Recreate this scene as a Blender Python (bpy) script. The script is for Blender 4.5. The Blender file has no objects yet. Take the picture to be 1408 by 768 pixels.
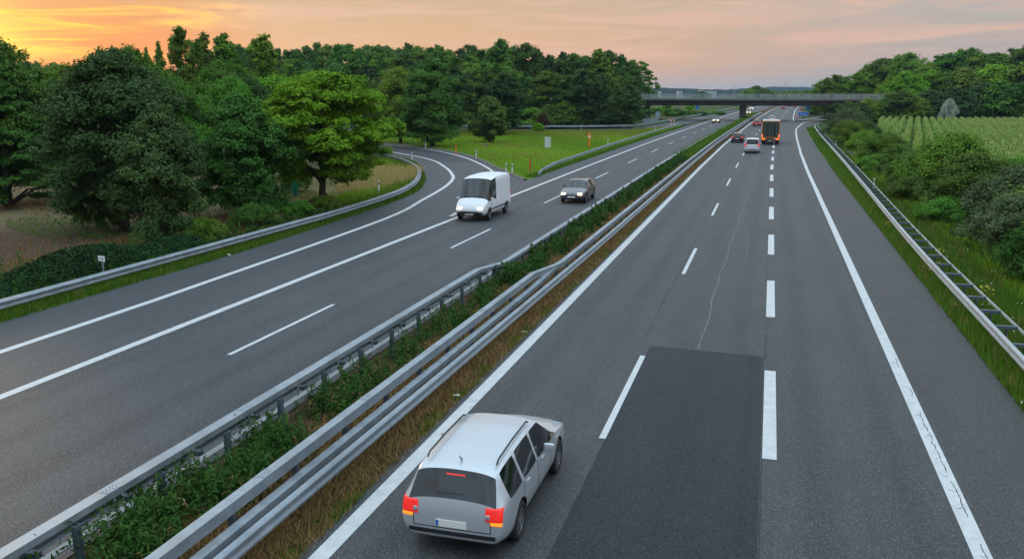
import bpy, bmesh, math, random
import numpy as np
from mathutils import Vector, Matrix

R = math.radians
scene = bpy.context.scene
col = scene.collection

# ------------------------------------------------------------------ camera
cam_d = bpy.data.cameras.new('camera')
cam = bpy.data.objects.new('camera', cam_d); col.objects.link(cam)
cam.location = (0.0, 0.0, 7.37)
cam.rotation_euler = (R(90 - 12.02), 0.0, R(16.267))
cam_d.sensor_width = 36.0
cam_d.lens = 36.0 * 1200 / 1408
cam_d.clip_start = 0.1
cam_d.clip_end = 30000
scene.camera = cam

# ------------------------------------------------------------------ sky, sun, exposure
SUN_AZ, SUN_EL = R(-47.0), R(7.0)            # azimuth measured from +Y towards +X
SUN = Vector((math.sin(SUN_AZ) * math.cos(SUN_EL), math.cos(SUN_AZ) * math.cos(SUN_EL), math.sin(SUN_EL)))

world = bpy.data.worlds.new('World'); scene.world = world
world.use_nodes = True
nt = world.node_tree; nt.nodes.clear()
def wn(t, **kw):
    n = nt.nodes.new(t)
    for k, v in kw.items(): setattr(n, k, v)
    return n
def wl(a, b): nt.links.new(a, b)
def wmath(op, a, b=None, clamp=False):
    n = wn('ShaderNodeMath', operation=op, use_clamp=clamp)
    for i, s in enumerate((a, b)):
        if s is None: continue
        if isinstance(s, (int, float)): n.inputs[i].default_value = s
        else: wl(s, n.inputs[i])
    return n.outputs[0]
def wramp(fac, stops):
    n = wn('ShaderNodeValToRGB'); cr = n.color_ramp
    while len(cr.elements) < len(stops): cr.elements.new(0.5)
    for e, (p, c) in zip(cr.elements, stops): e.position = p; e.color = (*c, 1)
    wl(fac, n.inputs[0]); return n.outputs[0]
def wmix(fac, a, b, mode='MIX'):
    n = wn('ShaderNodeMix', data_type='RGBA', blend_type=mode)
    n.clamp_factor = True
    for i, s in ((0, fac), (6, a), (7, b)):
        if isinstance(s, (int, float)): n.inputs[i].default_value = s
        elif isinstance(s, tuple): n.inputs[i].default_value = (*s, 1)
        else: wl(s, n.inputs[i])
    return n.outputs[2]
tc = wn('ShaderNodeTexCoord')
sep = wn('ShaderNodeSeparateXYZ'); wl(tc.outputs['Generated'], sep.inputs[0])
zz = wmath('MAXIMUM', sep.outputs[2], 0.0)
rt = wmath('POWER', zz, 0.5)                                     # finer steps near the horizon
#  sqrt(sin elevation): 1 deg .13, 2 deg .19, 4 deg .26, 6 deg .32, 15 deg .51, 30 deg .71
HI = [(.50, (.50, .58, .66)), (.72, (.92, 1.22, 1.46)), (1.0, (1.75, 2.35, 2.80))]
cool = wramp(rt, [(0.0, (.30, .34, .39)), (.10, (.36, .39, .43)), (.17, (.45, .41, .41)), (.24, (.51, .435, .41)), (.32, (.55, .49, .45))] + HI)
peach = wramp(rt, [(0.0, (.62, .44, .40)), (.13, (.74, .45, .32)), (.19, (.84, .46, .24)), (.26, (.78, .48, .27)), (.32, (.68, .48, .31))] + HI)
warm = wramp(rt, [(0.0, (.58, .20, .20)), (.10, (.80, .20, .12)), (.17, (.95, .20, .045)), (.25, (.80, .23, .06)), (.32, (.70, .35, .14))] + HI)
dot = wn('ShaderNodeVectorMath', operation='DOT_PRODUCT'); wl(tc.outputs['Generated'], dot.inputs[0])
dot.inputs[1].default_value = Vector((SUN.x, SUN.y, .05)).normalized()
def sstep(src, a, b):
    n = wn('ShaderNodeMapRange', interpolation_type='SMOOTHSTEP'); wl(src, n.inputs[0])
    n.inputs[1].default_value = a; n.inputs[2].default_value = b; return n.outputs[0]
wide = sstep(dot.outputs['Value'], .52, .93)
near = sstep(dot.outputs['Value'], .955, .996)
base = wmix(near, wmix(wide, cool, peach), warm)
# streaky high cloud
mp = wn('ShaderNodeMapping'); wl(tc.outputs['Generated'], mp.inputs[0])
mp.inputs['Rotation'].default_value = (0, R(5), 0)
mp.inputs['Scale'].default_value = (3.2, 3.2, 34)
nz = wn('ShaderNodeTexNoise'); wl(mp.outputs[0], nz.inputs[0])
nz.inputs['Scale'].default_value = 1.6; nz.inputs['Detail'].default_value = 7; nz.inputs['Roughness'].default_value = .58
nz.inputs['Distortion'].default_value = .9
streak = wramp(nz.outputs[0], [(.45, (0, 0, 0)), (.54, (.45, .45, .45)), (.64, (1, 1, 1))])
low = wn('ShaderNodeMapRange', interpolation_type='SMOOTHSTEP'); wl(zz, low.inputs[0])
low.inputs[1].default_value = .012; low.inputs[2].default_value = .05
streak = wmath('MULTIPLY', streak, low.outputs[0])
cl_cool = wmix(wmath('MULTIPLY', streak, .68), base, (.86, .53, .41))
cl_warm = wmix(wmath('MULTIPLY', wmath('POWER', streak, 1.8), .95), base, (1.35, .72, .04))
withcloud = wmix(near, cl_cool, cl_warm)
# thin dark cloud bars
mp2 = wn('ShaderNodeMapping'); wl(tc.outputs['Generated'], mp2.inputs[0])
mp2.inputs['Location'].default_value = (3.7, 1.2, .4)
mp2.inputs['Scale'].default_value = (5, 5, 70)
nz2 = wn('ShaderNodeTexNoise'); wl(mp2.outputs[0], nz2.inputs[0])
nz2.inputs['Scale'].default_value = 1.5; nz2.inputs['Detail'].default_value = 3
bars = wramp(nz2.outputs[0], [(.66, (0, 0, 0)), (.76, (1, 1, 1))])
withcloud = wmix(wmath('MULTIPLY', bars, .35), withcloud, (.42, .33, .34))
# glow round the low sun
gl = wmath('POWER', wmath('MAXIMUM', dot.outputs['Value'], 0.0), 1500.0)
withcloud = wmix(wmath('MULTIPLY', gl, .85), withcloud, (1.6, .95, .08))
sky = wn('ShaderNodeTexSky', sky_type='NISHITA'); sky.sun_disc = False
sky.sun_elevation = SUN_EL; sky.sun_rotation = SUN_AZ
bg1 = wn('ShaderNodeBackground'); wl(sky.outputs[0], bg1.inputs[0]); bg1.inputs[1].default_value = .006
bg2 = wn('ShaderNodeBackground'); wl(withcloud, bg2.inputs[0]); bg2.inputs[1].default_value = .92
ad = wn('ShaderNodeAddShader'); wl(bg1.outputs[0], ad.inputs[0]); wl(bg2.outputs[0], ad.inputs[1])
wo = wn('ShaderNodeOutputWorld'); wl(ad.outputs[0], wo.inputs[0])

sun_d = bpy.data.lights.new('sun', 'SUN'); sun_d.energy = 1.5; sun_d.angle = R(18); sun_d.color = (1.0, .72, .42)
sun_o = bpy.data.objects.new('sun', sun_d); col.objects.link(sun_o)
sun_o.rotation_euler = SUN.to_track_quat('Z', 'Y').to_euler()
sun_o.location = (-60, 60, 60)

vs = scene.view_settings
scene.display_settings.display_device = 'sRGB'
vs.view_transform = 'Standard'; vs.look = 'None'; vs.exposure = 0.0; vs.gamma = 1.0; vs.use_curve_mapping = False
scene.cycles.max_bounces = 6; scene.cycles.diffuse_bounces = 3; scene.cycles.glossy_bounces = 3
scene.cycles.transmission_bounces = 4; scene.cycles.transparent_max_bounces = 6
scene.cycles.use_denoising = True
scene.cycles.sample_clamp_indirect = 4

# ------------------------------------------------------------------ helpers
def tag(o, label=None, cat=None, group=None, kind=None):
    if label: o['label'] = label
    if cat: o['category'] = cat
    if group: o['group'] = group
    if kind: o['kind'] = kind
    return o
def link(name, data, parent=None, loc=None):
    o = bpy.data.objects.new(name, data); col.objects.link(o)
    if parent is not None: o.parent = parent
    if loc is not None: o.location = loc
    return o
def empty(name, loc=(0, 0, 0), rz=0.0, label=None, cat=None, group=None):
    o = link(name, None, None, loc); o.rotation_euler = (0, 0, rz)
    o.empty_display_size = .2
    return tag(o, label, cat, group)
def mesh_np(name, verts, faces, mat, tone=None, smooth=False):
    """verts (n,3), faces (m,k) arrays of one polygon size"""
    me = bpy.data.meshes.new(name)
    verts = np.asarray(verts, np.float32); faces = np.asarray(faces, np.int32)
    m, k = faces.shape
    me.vertices.add(len(verts)); me.vertices.foreach_set('co', verts.ravel())
    me.loops.add(m * k); me.loops.foreach_set('vertex_index', faces.ravel())
    me.polygons.add(m)
    me.polygons.foreach_set('loop_start', np.arange(0, m * k, k, dtype=np.int32))
    me.polygons.foreach_set('loop_total', np.full(m, k, np.int32))
    if tone is not None:
        a = me.attributes.new('tone', 'FLOAT', 'POINT'); a.data.foreach_set('value', np.asarray(tone, np.float32))
    me.update(calc_edges=True)
    if smooth: me.polygons.foreach_set('use_smooth', np.ones(m, bool))
    if mat: me.materials.append(mat)
    return me
class MB:
    """collects boxes, tubes and prisms and builds them as ONE mesh"""
    def __init__(s): s.v = []; s.f = []
    def add(s, vs, fs):
        b = len(s.v); s.v += [tuple(v) for v in vs]; s.f += [tuple(i + b for i in f) for f in fs]; return s
    def box(s, c, d, rz=0.0, taper=1.0):
        x, y, z = d[0] / 2, d[1] / 2, d[2] / 2; cs, sn = math.cos(rz), math.sin(rz); out = []
        for k, t in ((-1, 1), (1, taper)):
            for i, j in ((-1, -1), (1, -1), (1, 1), (-1, 1)):
                a, b = i * x * t, j * y * t
                out.append((c[0] + a * cs - b * sn, c[1] + a * sn + b * cs, c[2] + k * z))
        return s.add(out, [(3, 2, 1, 0), (4, 5, 6, 7), (0, 1, 5, 4), (1, 2, 6, 5), (2, 3, 7, 6), (3, 0, 4, 7)])
    def tube(s, pts, rads, n=8, caps=True):
        pts = [Vector(p) for p in pts]; rings = []
        for i, p in enumerate(pts):
            d = (pts[min(i + 1, len(pts) - 1)] - pts[max(i - 1, 0)]).normalized()
            u = d.cross(Vector((0, 0, 1)) if abs(d.z) < .9 else Vector((1, 0, 0))).normalized(); w = d.cross(u)
            r = rads[i] if hasattr(rads, '__len__') else rads
            rings.append([p + (u * math.cos(2 * math.pi * k / n) + w * math.sin(2 * math.pi * k / n)) * r for k in range(n)])
        vs = [v for r in rings for v in r]; fs = []
        for i in range(len(pts) - 1):
            for k in range(n):
                a, b = i * n + k, i * n + (k + 1) % n
                fs.append((a, b, b + n, a + n))
        if caps: fs += [tuple(range(n))[::-1], tuple(range((len(pts) - 1) * n, len(pts) * n))]
        return s.add(vs, fs)
    def prism(s, outline, axis, a, b):
        """outline of 2-D points pushed from a to b along axis 0, 1 or 2"""
        n = len(outline)
        def P(p, t):
            q = [p[0], p[1]]; q.insert(axis, t); return tuple(q)
        vs = [P(p, a) for p in outline] + [P(p, b) for p in outline]
        fs = [tuple(range(n))[::-1], tuple(range(n, 2 * n))] + [(i, (i + 1) % n, (i + 1) % n + n, i + n) for i in range(n)]
        return s.add(vs, fs)
    def mesh(s, name, mat, smooth=False, bevel=0.0):
        me = bpy.data.meshes.new(name); me.from_pydata(s.v, [], s.f)
        bm = bmesh.new(); bm.from_mesh(me)
        bmesh.ops.recalc_face_normals(bm, faces=bm.faces)
        if bevel: bmesh.ops.bevel(bm, geom=[e for e in bm.edges if len(e.link_faces) == 2 and e.calc_face_angle(0) > .6], offset=bevel, segments=2, affect='EDGES', profile=.6, clamp_overlap=True)
        bm.to_mesh(me); bm.free()
        if smooth: me.polygons.foreach_set('use_smooth', np.ones(len(me.polygons), bool))
        if mat: me.materials.append(mat)
        return me
    def build(s, name, mat, parent=None, smooth=False, bevel=0.0):
        return link(name, s.mesh(name, mat, smooth, bevel), parent)
def sweep(path, profile, closed=False):
    """profile points (sideways, z) carried along a path of (x, y) or (x, y, z); sideways is to the right of travel"""
    n = len(path); k = len(profile); vs = []; fs = []
    for i, p in enumerate(path):
        a = path[max(i - 1, 0)]; b = path[min(i + 1, n - 1)]
        dx, dy = b[0] - a[0], b[1] - a[1]; l = math.hypot(dx, dy) or 1
        rx, ry = dy / l, -dx / l; z0 = p[2] if len(p) > 2 else 0
        for o, z in profile: vs.append((p[0] + rx * o, p[1] + ry * o, z + z0))
    for i in range(n - 1):
        for j in range(k if closed else k - 1):
            a, b = i * k + j, i * k + (j + 1) % k
            fs.append((a, a + k, b + k, b))
    if closed: fs += [tuple(range(k)), tuple(range((n - 1) * k, n * k))[::-1]]
    return vs, fs
def resample(pts, step):
    """Catmull-Rom through pts, sampled about every step metres"""
    P = [pts[0]] + list(pts) + [pts[-1]]; out = []
    for i in range(1, len(P) - 2):
        n = max(1, int(math.dist(P[i], P[i + 1]) / step))
        for k in range(n):
            t = k / n
            out.append(tuple(.5 * ((2 * P[i][d]) + (P[i + 1][d] - P[i - 1][d]) * t + (2 * P[i - 1][d] - 5 * P[i][d] + 4 * P[i + 1][d] - P[i + 2][d]) * t * t
                       + (3 * P[i][d] - P[i - 1][d] - 3 * P[i + 1][d] + P[i + 2][d]) * t ** 3) for d in range(2)))
    out.append(tuple(pts[-1])); return out
def every(path, step, start=0.0):
    """points with heading every step metres along a path"""
    P = np.array([p[:2] for p in path], float); d = np.r_[0, np.cumsum(np.hypot(*np.diff(P, axis=0).T))]
    q = np.arange(start, d[-1], step); x = np.interp(q, d, P[:, 0]); y = np.interp(q, d, P[:, 1])
    x2 = np.interp(np.minimum(q + .4, d[-1]), d, P[:, 0]); y2 = np.interp(np.minimum(q + .4, d[-1]), d, P[:, 1])
    return [(float(a), float(b), math.atan2(f - b, e - a)) for a, b, e, f in zip(x, y, x2, y2)]

# road alignment: straight to about 90 m, then bending gently to the right
CY = [-60, 90, 130, 170, 240, 300, 400, 540, 700, 1000, 1600]
CX = [0, 0, .22, .75, 1.95, 3.2, 6.0, 11.0, 18.5, 38, 95]
def cx(y): return float(np.interp(y, CY, CX))
def line_path(x, y0, y1, step=4.0):
    n = max(2, int((y1 - y0) / step) + 1)
    return [(x + cx(y), y) for y in np.linspace(y0, y1, n)]
def ribbon(name, x0, x1, y0, y1, z, mat, step=4.0):
    """a flat strip between two offsets from the road axis"""
    vs, fs = [], []
    n = max(2, int((y1 - y0) / step) + 1)
    for i, y in enumerate(np.linspace(y0, y1, n)):
        a = x0(y) if callable(x0) else x0; b = x1(y) if callable(x1) else x1
        vs += [(a + cx(y), y, z), (b + cx(y), y, z)]
        if i: k = 2 * i; fs.append((k - 2, k - 1, k + 1, k))
    return mesh_np(name, vs, fs, mat)
def poly(name, pts, z, mat):
    me = bpy.data.meshes.new(name); bm = bmesh.new()
    f = bm.faces.new([bm.verts.new((p[0], p[1], z)) for p in pts]); f.normal_update()
    bmesh.ops.triangulate(bm, faces=[f]); bmesh.ops.recalc_face_normals(bm, faces=bm.faces)
    for f in bm.faces:
        if f.normal.z < 0: f.normal_flip()
    bm.to_mesh(me); bm.free(); me.materials.append(mat); return me
def structure(name, me):
    return tag(link(name, me), kind='structure')

# ------------------------------------------------------------------ materials
def mat(name, color=(.5, .5, .5), rough=.6, metal=0.0, spec=.5, emit=None, es=0.0, coat=0.0):
    m = bpy.data.materials.new(name); m.use_nodes = True
    b = m.node_tree.nodes['Principled BSDF']
    b.inputs['Base Color'].default_value = (*color, 1); b.inputs['Roughness'].default_value = rough
    b.inputs['Metallic'].default_value = metal; b.inputs['Specular IOR Level'].default_value = spec
    b.inputs['Coat Weight'].default_value = coat
    if emit: b.inputs['Emission Color'].default_value = (*emit, 1); b.inputs['Emission Strength'].default_value = es
    return m
class NT:
    """short-hand for building a material's nodes"""
    def __init__(s, m): s.t = m.node_tree; s.b = s.t.nodes['Principled BSDF']; s.tc = s.n('ShaderNodeTexCoord')
    def n(s, t, **kw):
        x = s.t.nodes.new(t)
        for k, v in kw.items(): setattr(x, k, v)
        return x
    def l(s, a, b): s.t.links.new(a, b)
    def noise(s, scale, detail=4, rough=.55, sc=(1, 1, 1), dist=0.0, coord='Object'):
        mp = s.n('ShaderNodeMapping'); s.l(s.tc.outputs[coord], mp.inputs[0]); mp.inputs['Scale'].default_value = sc
        z = s.n('ShaderNodeTexNoise'); s.l(mp.outputs[0], z.inputs[0]); z.inputs['Scale'].default_value = scale
        z.inputs['Detail'].default_value = detail; z.inputs['Roughness'].default_value = rough; z.inputs['Distortion'].default_value = dist
        return z.outputs[0]
    def ramp(s, fac, stops):
        r = s.n('ShaderNodeValToRGB'); cr = r.color_ramp
        while len(cr.elements) < len(stops): cr.elements.new(.5)
        for e, (p, c) in zip(cr.elements, stops):
            e.position = p; e.color = (*(c if isinstance(c, tuple) else (c, c, c)), 1)
        s.l(fac, r.inputs[0]); return r.outputs[0]
    def mix(s, fac, a, b, mode='MIX'):
        x = s.n('ShaderNodeMix', data_type='RGBA', blend_type=mode)
        for i, v in ((0, fac), (6, a), (7, b)):
            if isinstance(v, (int, float)): x.inputs[i].default_value = v
            elif isinstance(v, tuple): x.inputs[i].default_value = (*v, 1)
            else: s.l(v, x.inputs[i])
        return x.outputs[2]
    def math(s, op, a, b=None):
        x = s.n('ShaderNodeMath', operation=op)
        for i, v in enumerate((a, b)):
            if v is None: continue
            if isinstance(v, (int, float)): x.inputs[i].default_value = v
            else: s.l(v, x.inputs[i])
        return x.outputs[0]
    def color(s, c): s.l(c, s.b.inputs['Base Color'])
    def bump(s, h, strength=.3, dist=.01):
        b = s.n('ShaderNodeBump'); b.inputs['Strength'].default_value = strength; b.inputs['Distance'].default_value = dist
        s.l(h, b.inputs['Height']); s.l(b.outputs[0], s.b.inputs['Normal'])

def asphalt(name, dark, light, tracks=None, rough=.62):
    """worn asphalt: aggregate speckle, long stains along the road, polished wheel tracks, hairline cracks"""
    m = mat(name, dark, rough, spec=.28); t = NT(m)
    big = t.noise(.10, 5, .6, (1, .22, 1)); mid = t.noise(.9, 5, .65, (1, .35, 1), .4); fine = t.noise(20, 4, .75)
    speck = t.noise(42, 2, .8)
    c = t.mix(t.ramp(big, [(.3, 0.0), (.7, 1.0)]), dark, light)
    c = t.mix(t.ramp(mid, [(.40, .0), (.62, .50)]), c, tuple(v * .72 for v in dark))
    if tracks:
        sep = t.n('ShaderNodeSeparateXYZ'); t.l(t.tc.outputs['Object'], sep.inputs[0])
        tot = None
        for x0, w in tracks:
            d = t.math('ABSOLUTE', t.math('SUBTRACT', sep.outputs[0], x0))
            mr = t.n('ShaderNodeMapRange', interpolation_type='SMOOTHSTEP'); t.l(d, mr.inputs[0])
            mr.inputs[1].default_value = w; mr.inputs[2].default_value = 0
            tot = mr.outputs[0] if tot is None else t.math('ADD', tot, mr.outputs[0])
        wob = t.ramp(t.noise(.25, 3, .5, (1, .25, 1)), [(.32, .25), (.68, .9)])
        c = t.mix(t.math('MULTIPLY', tot, wob), c, tuple(v * .50 for v in dark))
    c = t.mix(t.ramp(fine, [(.36, .95), (.58, .0)]), c, tuple(v * .45 for v in dark))
    c = t.mix(t.ramp(speck, [(.53, .0), (.68, .9)]), c, tuple(min(1, v * 2.7) for v in light))
    vo = t.n('ShaderNodeTexVoronoi', feature='DISTANCE_TO_EDGE'); mp = t.n('ShaderNodeMapping'); t.l(t.tc.outputs['Object'], mp.inputs[0])
    mp.inputs['Scale'].default_value = (.55, .16, 1)
    ns = t.n('ShaderNodeTexNoise'); ns.inputs['Scale'].default_value = 2.2; ns.inputs['Detail'].default_value = 6; t.l(t.tc.outputs['Object'], ns.inputs[0])
    av = t.n('ShaderNodeVectorMath', operation='MULTIPLY_ADD'); t.l(ns.outputs[1], av.inputs[0]); av.inputs[1].default_value = (.9, .9, 0); t.l(mp.outputs[0], av.inputs[2])
    t.l(av.outputs[0], vo.inputs[0]); vo.inputs['Scale'].default_value = 1
    crack = t.math('MULTIPLY', t.ramp(vo.outputs[0], [(.0, 1.0), (.012, 0.0)]), t.ramp(t.noise(.13, 2), [(.53, 0.0), (.62, .8)]))
    c = t.mix(crack, c, tuple(v * .3 for v in dark))
    t.color(c); t.bump(t.math('ADD', fine, speck), .35, .006)
    return m
M = {}
HAZE = 8e-5
M['asphalt'] = asphalt('asphalt', (.042, .046, .048), (.068, .072, .072), [(-5.75, .55), (-4.15, .55), (-2.25, .55), (-.55, .5), (1.25, .55), (2.85, .5)])
M['asphalt_left'] = asphalt('asphalt_left', (.043, .047, .051), (.067, .071, .074), [(-11.95, .55), (-13.6, .55), (-15.45, .5), (-17.1, .55)])
M['asphalt_shoulder'] = asphalt('asphalt_shoulder', (.044, .044, .043), (.063, .062, .060))
M['asphalt_new'] = asphalt('asphalt_new', (.008, .012, .016), (.026, .033, .039), [(-1.45, .6), (-.1, .3)])
M['asphalt_ramp'] = asphalt('asphalt_ramp', (.040, .045, .050), (.060, .065, .070))
M['asphalt_ramp_dark'] = asphalt('asphalt_ramp_dark', (.024, .031, .040), (.036, .044, .054))
def paint():
    m = mat('road_paint', (.72, .73, .73), .6); t = NT(m)
    wear = t.noise(3.2, 6, .7); fine = t.noise(30, 4, .7)
    c = t.mix(t.ramp(wear, [(.35, 0.0), (.70, .7)]), (.56, .57, .57), (.36, .375, .38))
    c = t.mix(t.ramp(fine, [(.63, 0.0), (.72, .8)]), c, (.20, .21, .22)); t.color(c); t.bump(fine, .2, .004); return m
M['paint'] = paint()
M['paint_worn'] = mat('worn_paint', (.24, .25, .25), .8)
M['seal'] = mat('crack_seal', (.135, .137, .137), .8)
M['crack'] = mat('crack_dark', (.025, .026, .027), .9)
def ground_mat(name, a, b, c3=None, scale=.35, sc=(1, 1, 1), fine=14):
    m = mat(name, a, .95, spec=.1); t = NT(m)
    n1 = t.noise(scale, 6, .65, sc, .5); n2 = t.noise(fine, 4, .7); n3 = t.noise(scale * .3, 3, .5, sc)
    c = t.mix(t.ramp(n1, [(.35, 0.0), (.65, 1.0)]), a, b)
    if c3: c = t.mix(t.ramp(n3, [(.48, 0.0), (.62, 1.0)]), c, c3)
    c = t.mix(t.ramp(n2, [(.3, .75), (.62, 0.0)]), c, tuple(v * .4 for v in a)); t.color(c); t.bump(t.math('ADD', n1, n2), .8, .06); return m
M['ground'] = ground_mat('ground_grass', (.035, .070, .015), (.055, .095, .020), (.075, .085, .03), .08)
M['meadow'] = ground_mat('meadow_grass', (.070, .185, .012), (.120, .235, .018), (.160, .180, .040), .16, (1, 1.6, 1), 7)
M['verge'] = ground_mat('verge_grass', (.060, .165, .014), (.095, .190, .020), (.13, .145, .035), .5)
M['bank'] = ground_mat('bank_grass', (.065, .085, .030), (.050, .080, .022), (.085, .080, .045), .2)
M['field'] = ground_mat('field_soil', (.200, .160, .090), (.135, .125, .055), (.095, .058, .042), .22, (1.0, .8, 1), 9)
M['straw'] = ground_mat('straw_ground', (.200, .150, .070), (.140, .120, .045), (.07, .09, .03), .5)
M['soil'] = ground_mat('median_soil', (.125, .080, .042), (.080, .052, .028), (.060, .060, .022), .9)
M['cornsoil'] = ground_mat('corn_soil', (.035, .045, .015), (.05, .055, .02), None, .8)
M['hill'] = ground_mat('hill_forest', (.014, .030, .018), (.022, .042, .024), None, .02, (1, 1, 1), .09)
def leafmat(name, a, b, hue=.03, trans=.16, val=.25):
    """a leaf: greens that differ from leaf to leaf (tone) and a little from plant to plant"""
    m = mat(name, a, .75, spec=.10); t = NT(m)
    at = t.n('ShaderNodeAttribute', attribute_name='tone'); oi = t.n('ShaderNodeObjectInfo')
    c = t.mix(at.outputs['Fac'], a, b)
    hs = t.n('ShaderNodeHueSaturation'); t.l(c, hs.inputs['Color'])
    t.l(t.math('ADD', t.math('MULTIPLY', oi.outputs['Random'], -2 * hue), .5 + hue), hs.inputs['Hue'])
    r2 = t.math('FRACT', t.math('MULTIPLY', oi.outputs['Random'], 37.3))
    t.l(t.math('ADD', t.math('MULTIPLY', r2, 2 * val), 1 - val), hs.inputs['Value'])
    t.color(hs.outputs[0])
    tr = t.n('ShaderNodeBsdfTranslucent'); t.l(hs.outputs[0], tr.inputs[0])
    mx = t.n('ShaderNodeMixShader'); mx.inputs[0].default_value = trans
    t.l(t.b.outputs[0], mx.inputs[1]); t.l(tr.outputs[0], mx.inputs[2])
    t.l(mx.outputs[0], t.t.nodes['Material Output'].inputs[0]); return m
M['leaf_dark'] = leafmat('leaf_dark', (0.050, 0.120, 0.021), (0.105, 0.202, 0.032))
M['leaf_mid'] = leafmat('leaf_mid', (0.081, 0.179, 0.022), (0.162, 0.293, 0.030))
M['leaf_blue'] = leafmat('leaf_blue', (0.035, 0.079, 0.023), (0.078, 0.143, 0.038), .012)
M['leaf_yellow'] = leafmat('leaf_yellow', (0.089, 0.209, 0.010), (0.222, 0.363, 0.022), .006, .26, .06)
M['leaf_hedge'] = leafmat('leaf_hedge', (.012, .040, .013), (.028, .070, .022), .0, .12, .1)
M['leaf_light'] = leafmat('leaf_light', (0.105, 0.268, 0.015), (0.198, 0.385, 0.024), .012, .28)
M['leaf_grey'] = leafmat('leaf_grey', (.085, .130, .052), (.150, .195, .085), .01, .15, .12)
M['leaf_silver'] = leafmat('leaf_silver', (0.323, 0.399, 0.306), (0.494, 0.589, 0.468), .01, .15, .1)
M['leaf_olive'] = leafmat('leaf_olive', (0.090, 0.167, 0.022), (0.160, 0.251, 0.037), .02, .15, .2)
M['leaf_rust'] = leafmat('leaf_rust', (0.068, 0.032, 0.016), (0.088, 0.050, 0.020), .01, .15, .1)
M['grassblade'] = leafmat('grassblade', (0.060, 0.148, 0.014), (0.142, 0.245, 0.025), .0, .3, .0)
M['meadowblade'] = leafmat('meadowblade', (0.135, 0.290, 0.014), (0.295, 0.418, 0.032), .0, .3, .0)
M['strawblade'] = leafmat('strawblade', (0.192, 0.115, 0.045), (0.360, 0.241, 0.095), .0, .2, .0)
M['wheatblade'] = leafmat('wheatblade', (0.390, 0.299, 0.108), (0.546, 0.429, 0.180), .0, .2, .0)
M['weed'] = leafmat('weed', (0.028, 0.087, 0.017), (0.071, 0.157, 0.029), .0, .25, .0)
M['cornleaf'] = leafmat('cornleaf', (.135, .240, .040), (.250, .370, .070), .0, .30, .0)
M['tassel'] = leafmat('tassel', (.24, .29, .085), (.36, .39, .14), .0, .2, .0)
M['flower'] = mat('flower_yellow', (.65, .55, .04), .7)
M['flower_white'] = mat('flower_white', (.7, .7, .62), .7)
def barkm():
    m = mat('bark', (.07, .055, .04), .9, spec=.15); t = NT(m)
    n = t.noise(5, 6, .7, (1, 1, .25)); t.color(t.ramp(n, [(.3, (.035, .028, .022)), (.7, (.11, .09, .07))])); t.bump(n, .8, .04); return m
M['bark'] = barkm()
def steelm(name, a, b, metal=.35, rough=.5):
    m = mat(name, a, rough, metal); t = NT(m)
    n = t.noise(3.0, 6, .7, (1, 1, 1)); n2 = t.noise(.6, 3)
    c = t.mix(t.ramp(n, [(.35, 0.0), (.7, 1.0)]), a, b)
    c = t.mix(t.ramp(n2, [(.5, 0.0), (.75, .6)]), c, tuple(v * .62 for v in a)); t.color(c)
    t.l(t.ramp(n, [(.3, rough - .1), (.7, rough + .15)]), t.b.inputs['Roughness']); return m
M['galv'] = steelm('galvanised_steel', (.22, .26, .29), (.34, .385, .42))
M['galv_light'] = steelm('galvanised_light', (.34, .37, .39), (.46, .49, .51))
M['galv_dark'] = steelm('weathered_steel', (.06, .09, .11), (.10, .135, .155), .2, .6)
M['railing'] = steelm('railing_steel', (.42, .46, .50), (.52, .56, .60))
M['concrete'] = ground_mat('concrete', (.30, .29, .27), (.24, .23, .215), None, .6, (1, 1, .4), 6)
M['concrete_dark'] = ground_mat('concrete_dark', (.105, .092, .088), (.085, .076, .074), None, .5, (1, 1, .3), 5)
M['kerbstone'] = ground_mat('kerbstone', (.26, .24, .21), (.18, .165, .15), None, 2.0)
M['white_plastic'] = mat('white_plastic', (.74, .74, .72), .5)
M['black_plastic'] = mat('black_plastic', (.018, .018, .02), .5)
M['reflector'] = mat('reflector', (.75, .75, .70), .25)
M['orange_plastic'] = mat('orange_plastic', (.80, .20, .015), .45)
M['red_plastic'] = mat('red_plastic', (.62, .045, .03), .45)
M['sign_grey'] = steelm('sign_back', (.24, .31, .35), (.29, .36, .40), .2, .55)
M['sign_blue'] = mat('sign_blue', (.012, .13, .52), .45)
M['sign_white'] = mat('sign_white', (.8, .8, .8), .45)
M['sign_ink'] = mat('sign_ink', (.02, .02, .02), .6)
M['cabinet'] = mat('cabinet_paint', (.58, .62, .64), .5)
M['green_paint'] = mat('green_paint', (.01, .26, .17), .5)
M['building_white'] = mat('building_white', (.42, .45, .48), .8)
M['building_glass'] = mat('building_glass', (.10, .13, .16), .3)
M['tyre'] = mat('tyre', (.018, .018, .018), .85)
M['rim'] = mat('rim', (.45, .46, .48), .3, .9)
M['glass'] = mat('car_glass', (.008, .011, .013), .04, 0, .6, coat=.15)
M['chrome'] = mat('chrome', (.6, .6, .62), .2, 1.0)
M['plate'] = mat('licence_plate', (.75, .75, .72), .5)
M['tail'] = mat('tail_lamp', (.5, .01, .01), .3, emit=(1.0, .035, .022), es=.55)
M['tail_orange'] = mat('tail_lamp_orange', (.6, .12, .02), .3, emit=(1.0, .17, .03), es=1.6)
M['indicator'] = mat('indicator_lamp', (.7, .25, .02), .3, emit=(1.0, .30, .02), es=.9)
M['head_off'] = mat('head_lamp_off', (.35, .37, .40), .08, .2, coat=1)
M['head'] = mat('head_lamp', (.9, .85, .7), .2, emit=(1.0, .66, .28), es=4.0)
def paintm(name, c, rough=.28, metal=.0): return mat(name, c, rough, metal, coat=.8)
M['p_silver'] = paintm('paint_silver', (.50, .54, .57), .34, .35)
M['p_white'] = mat('paint_white', (.72, .74, .76), .42, coat=.1)
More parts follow.
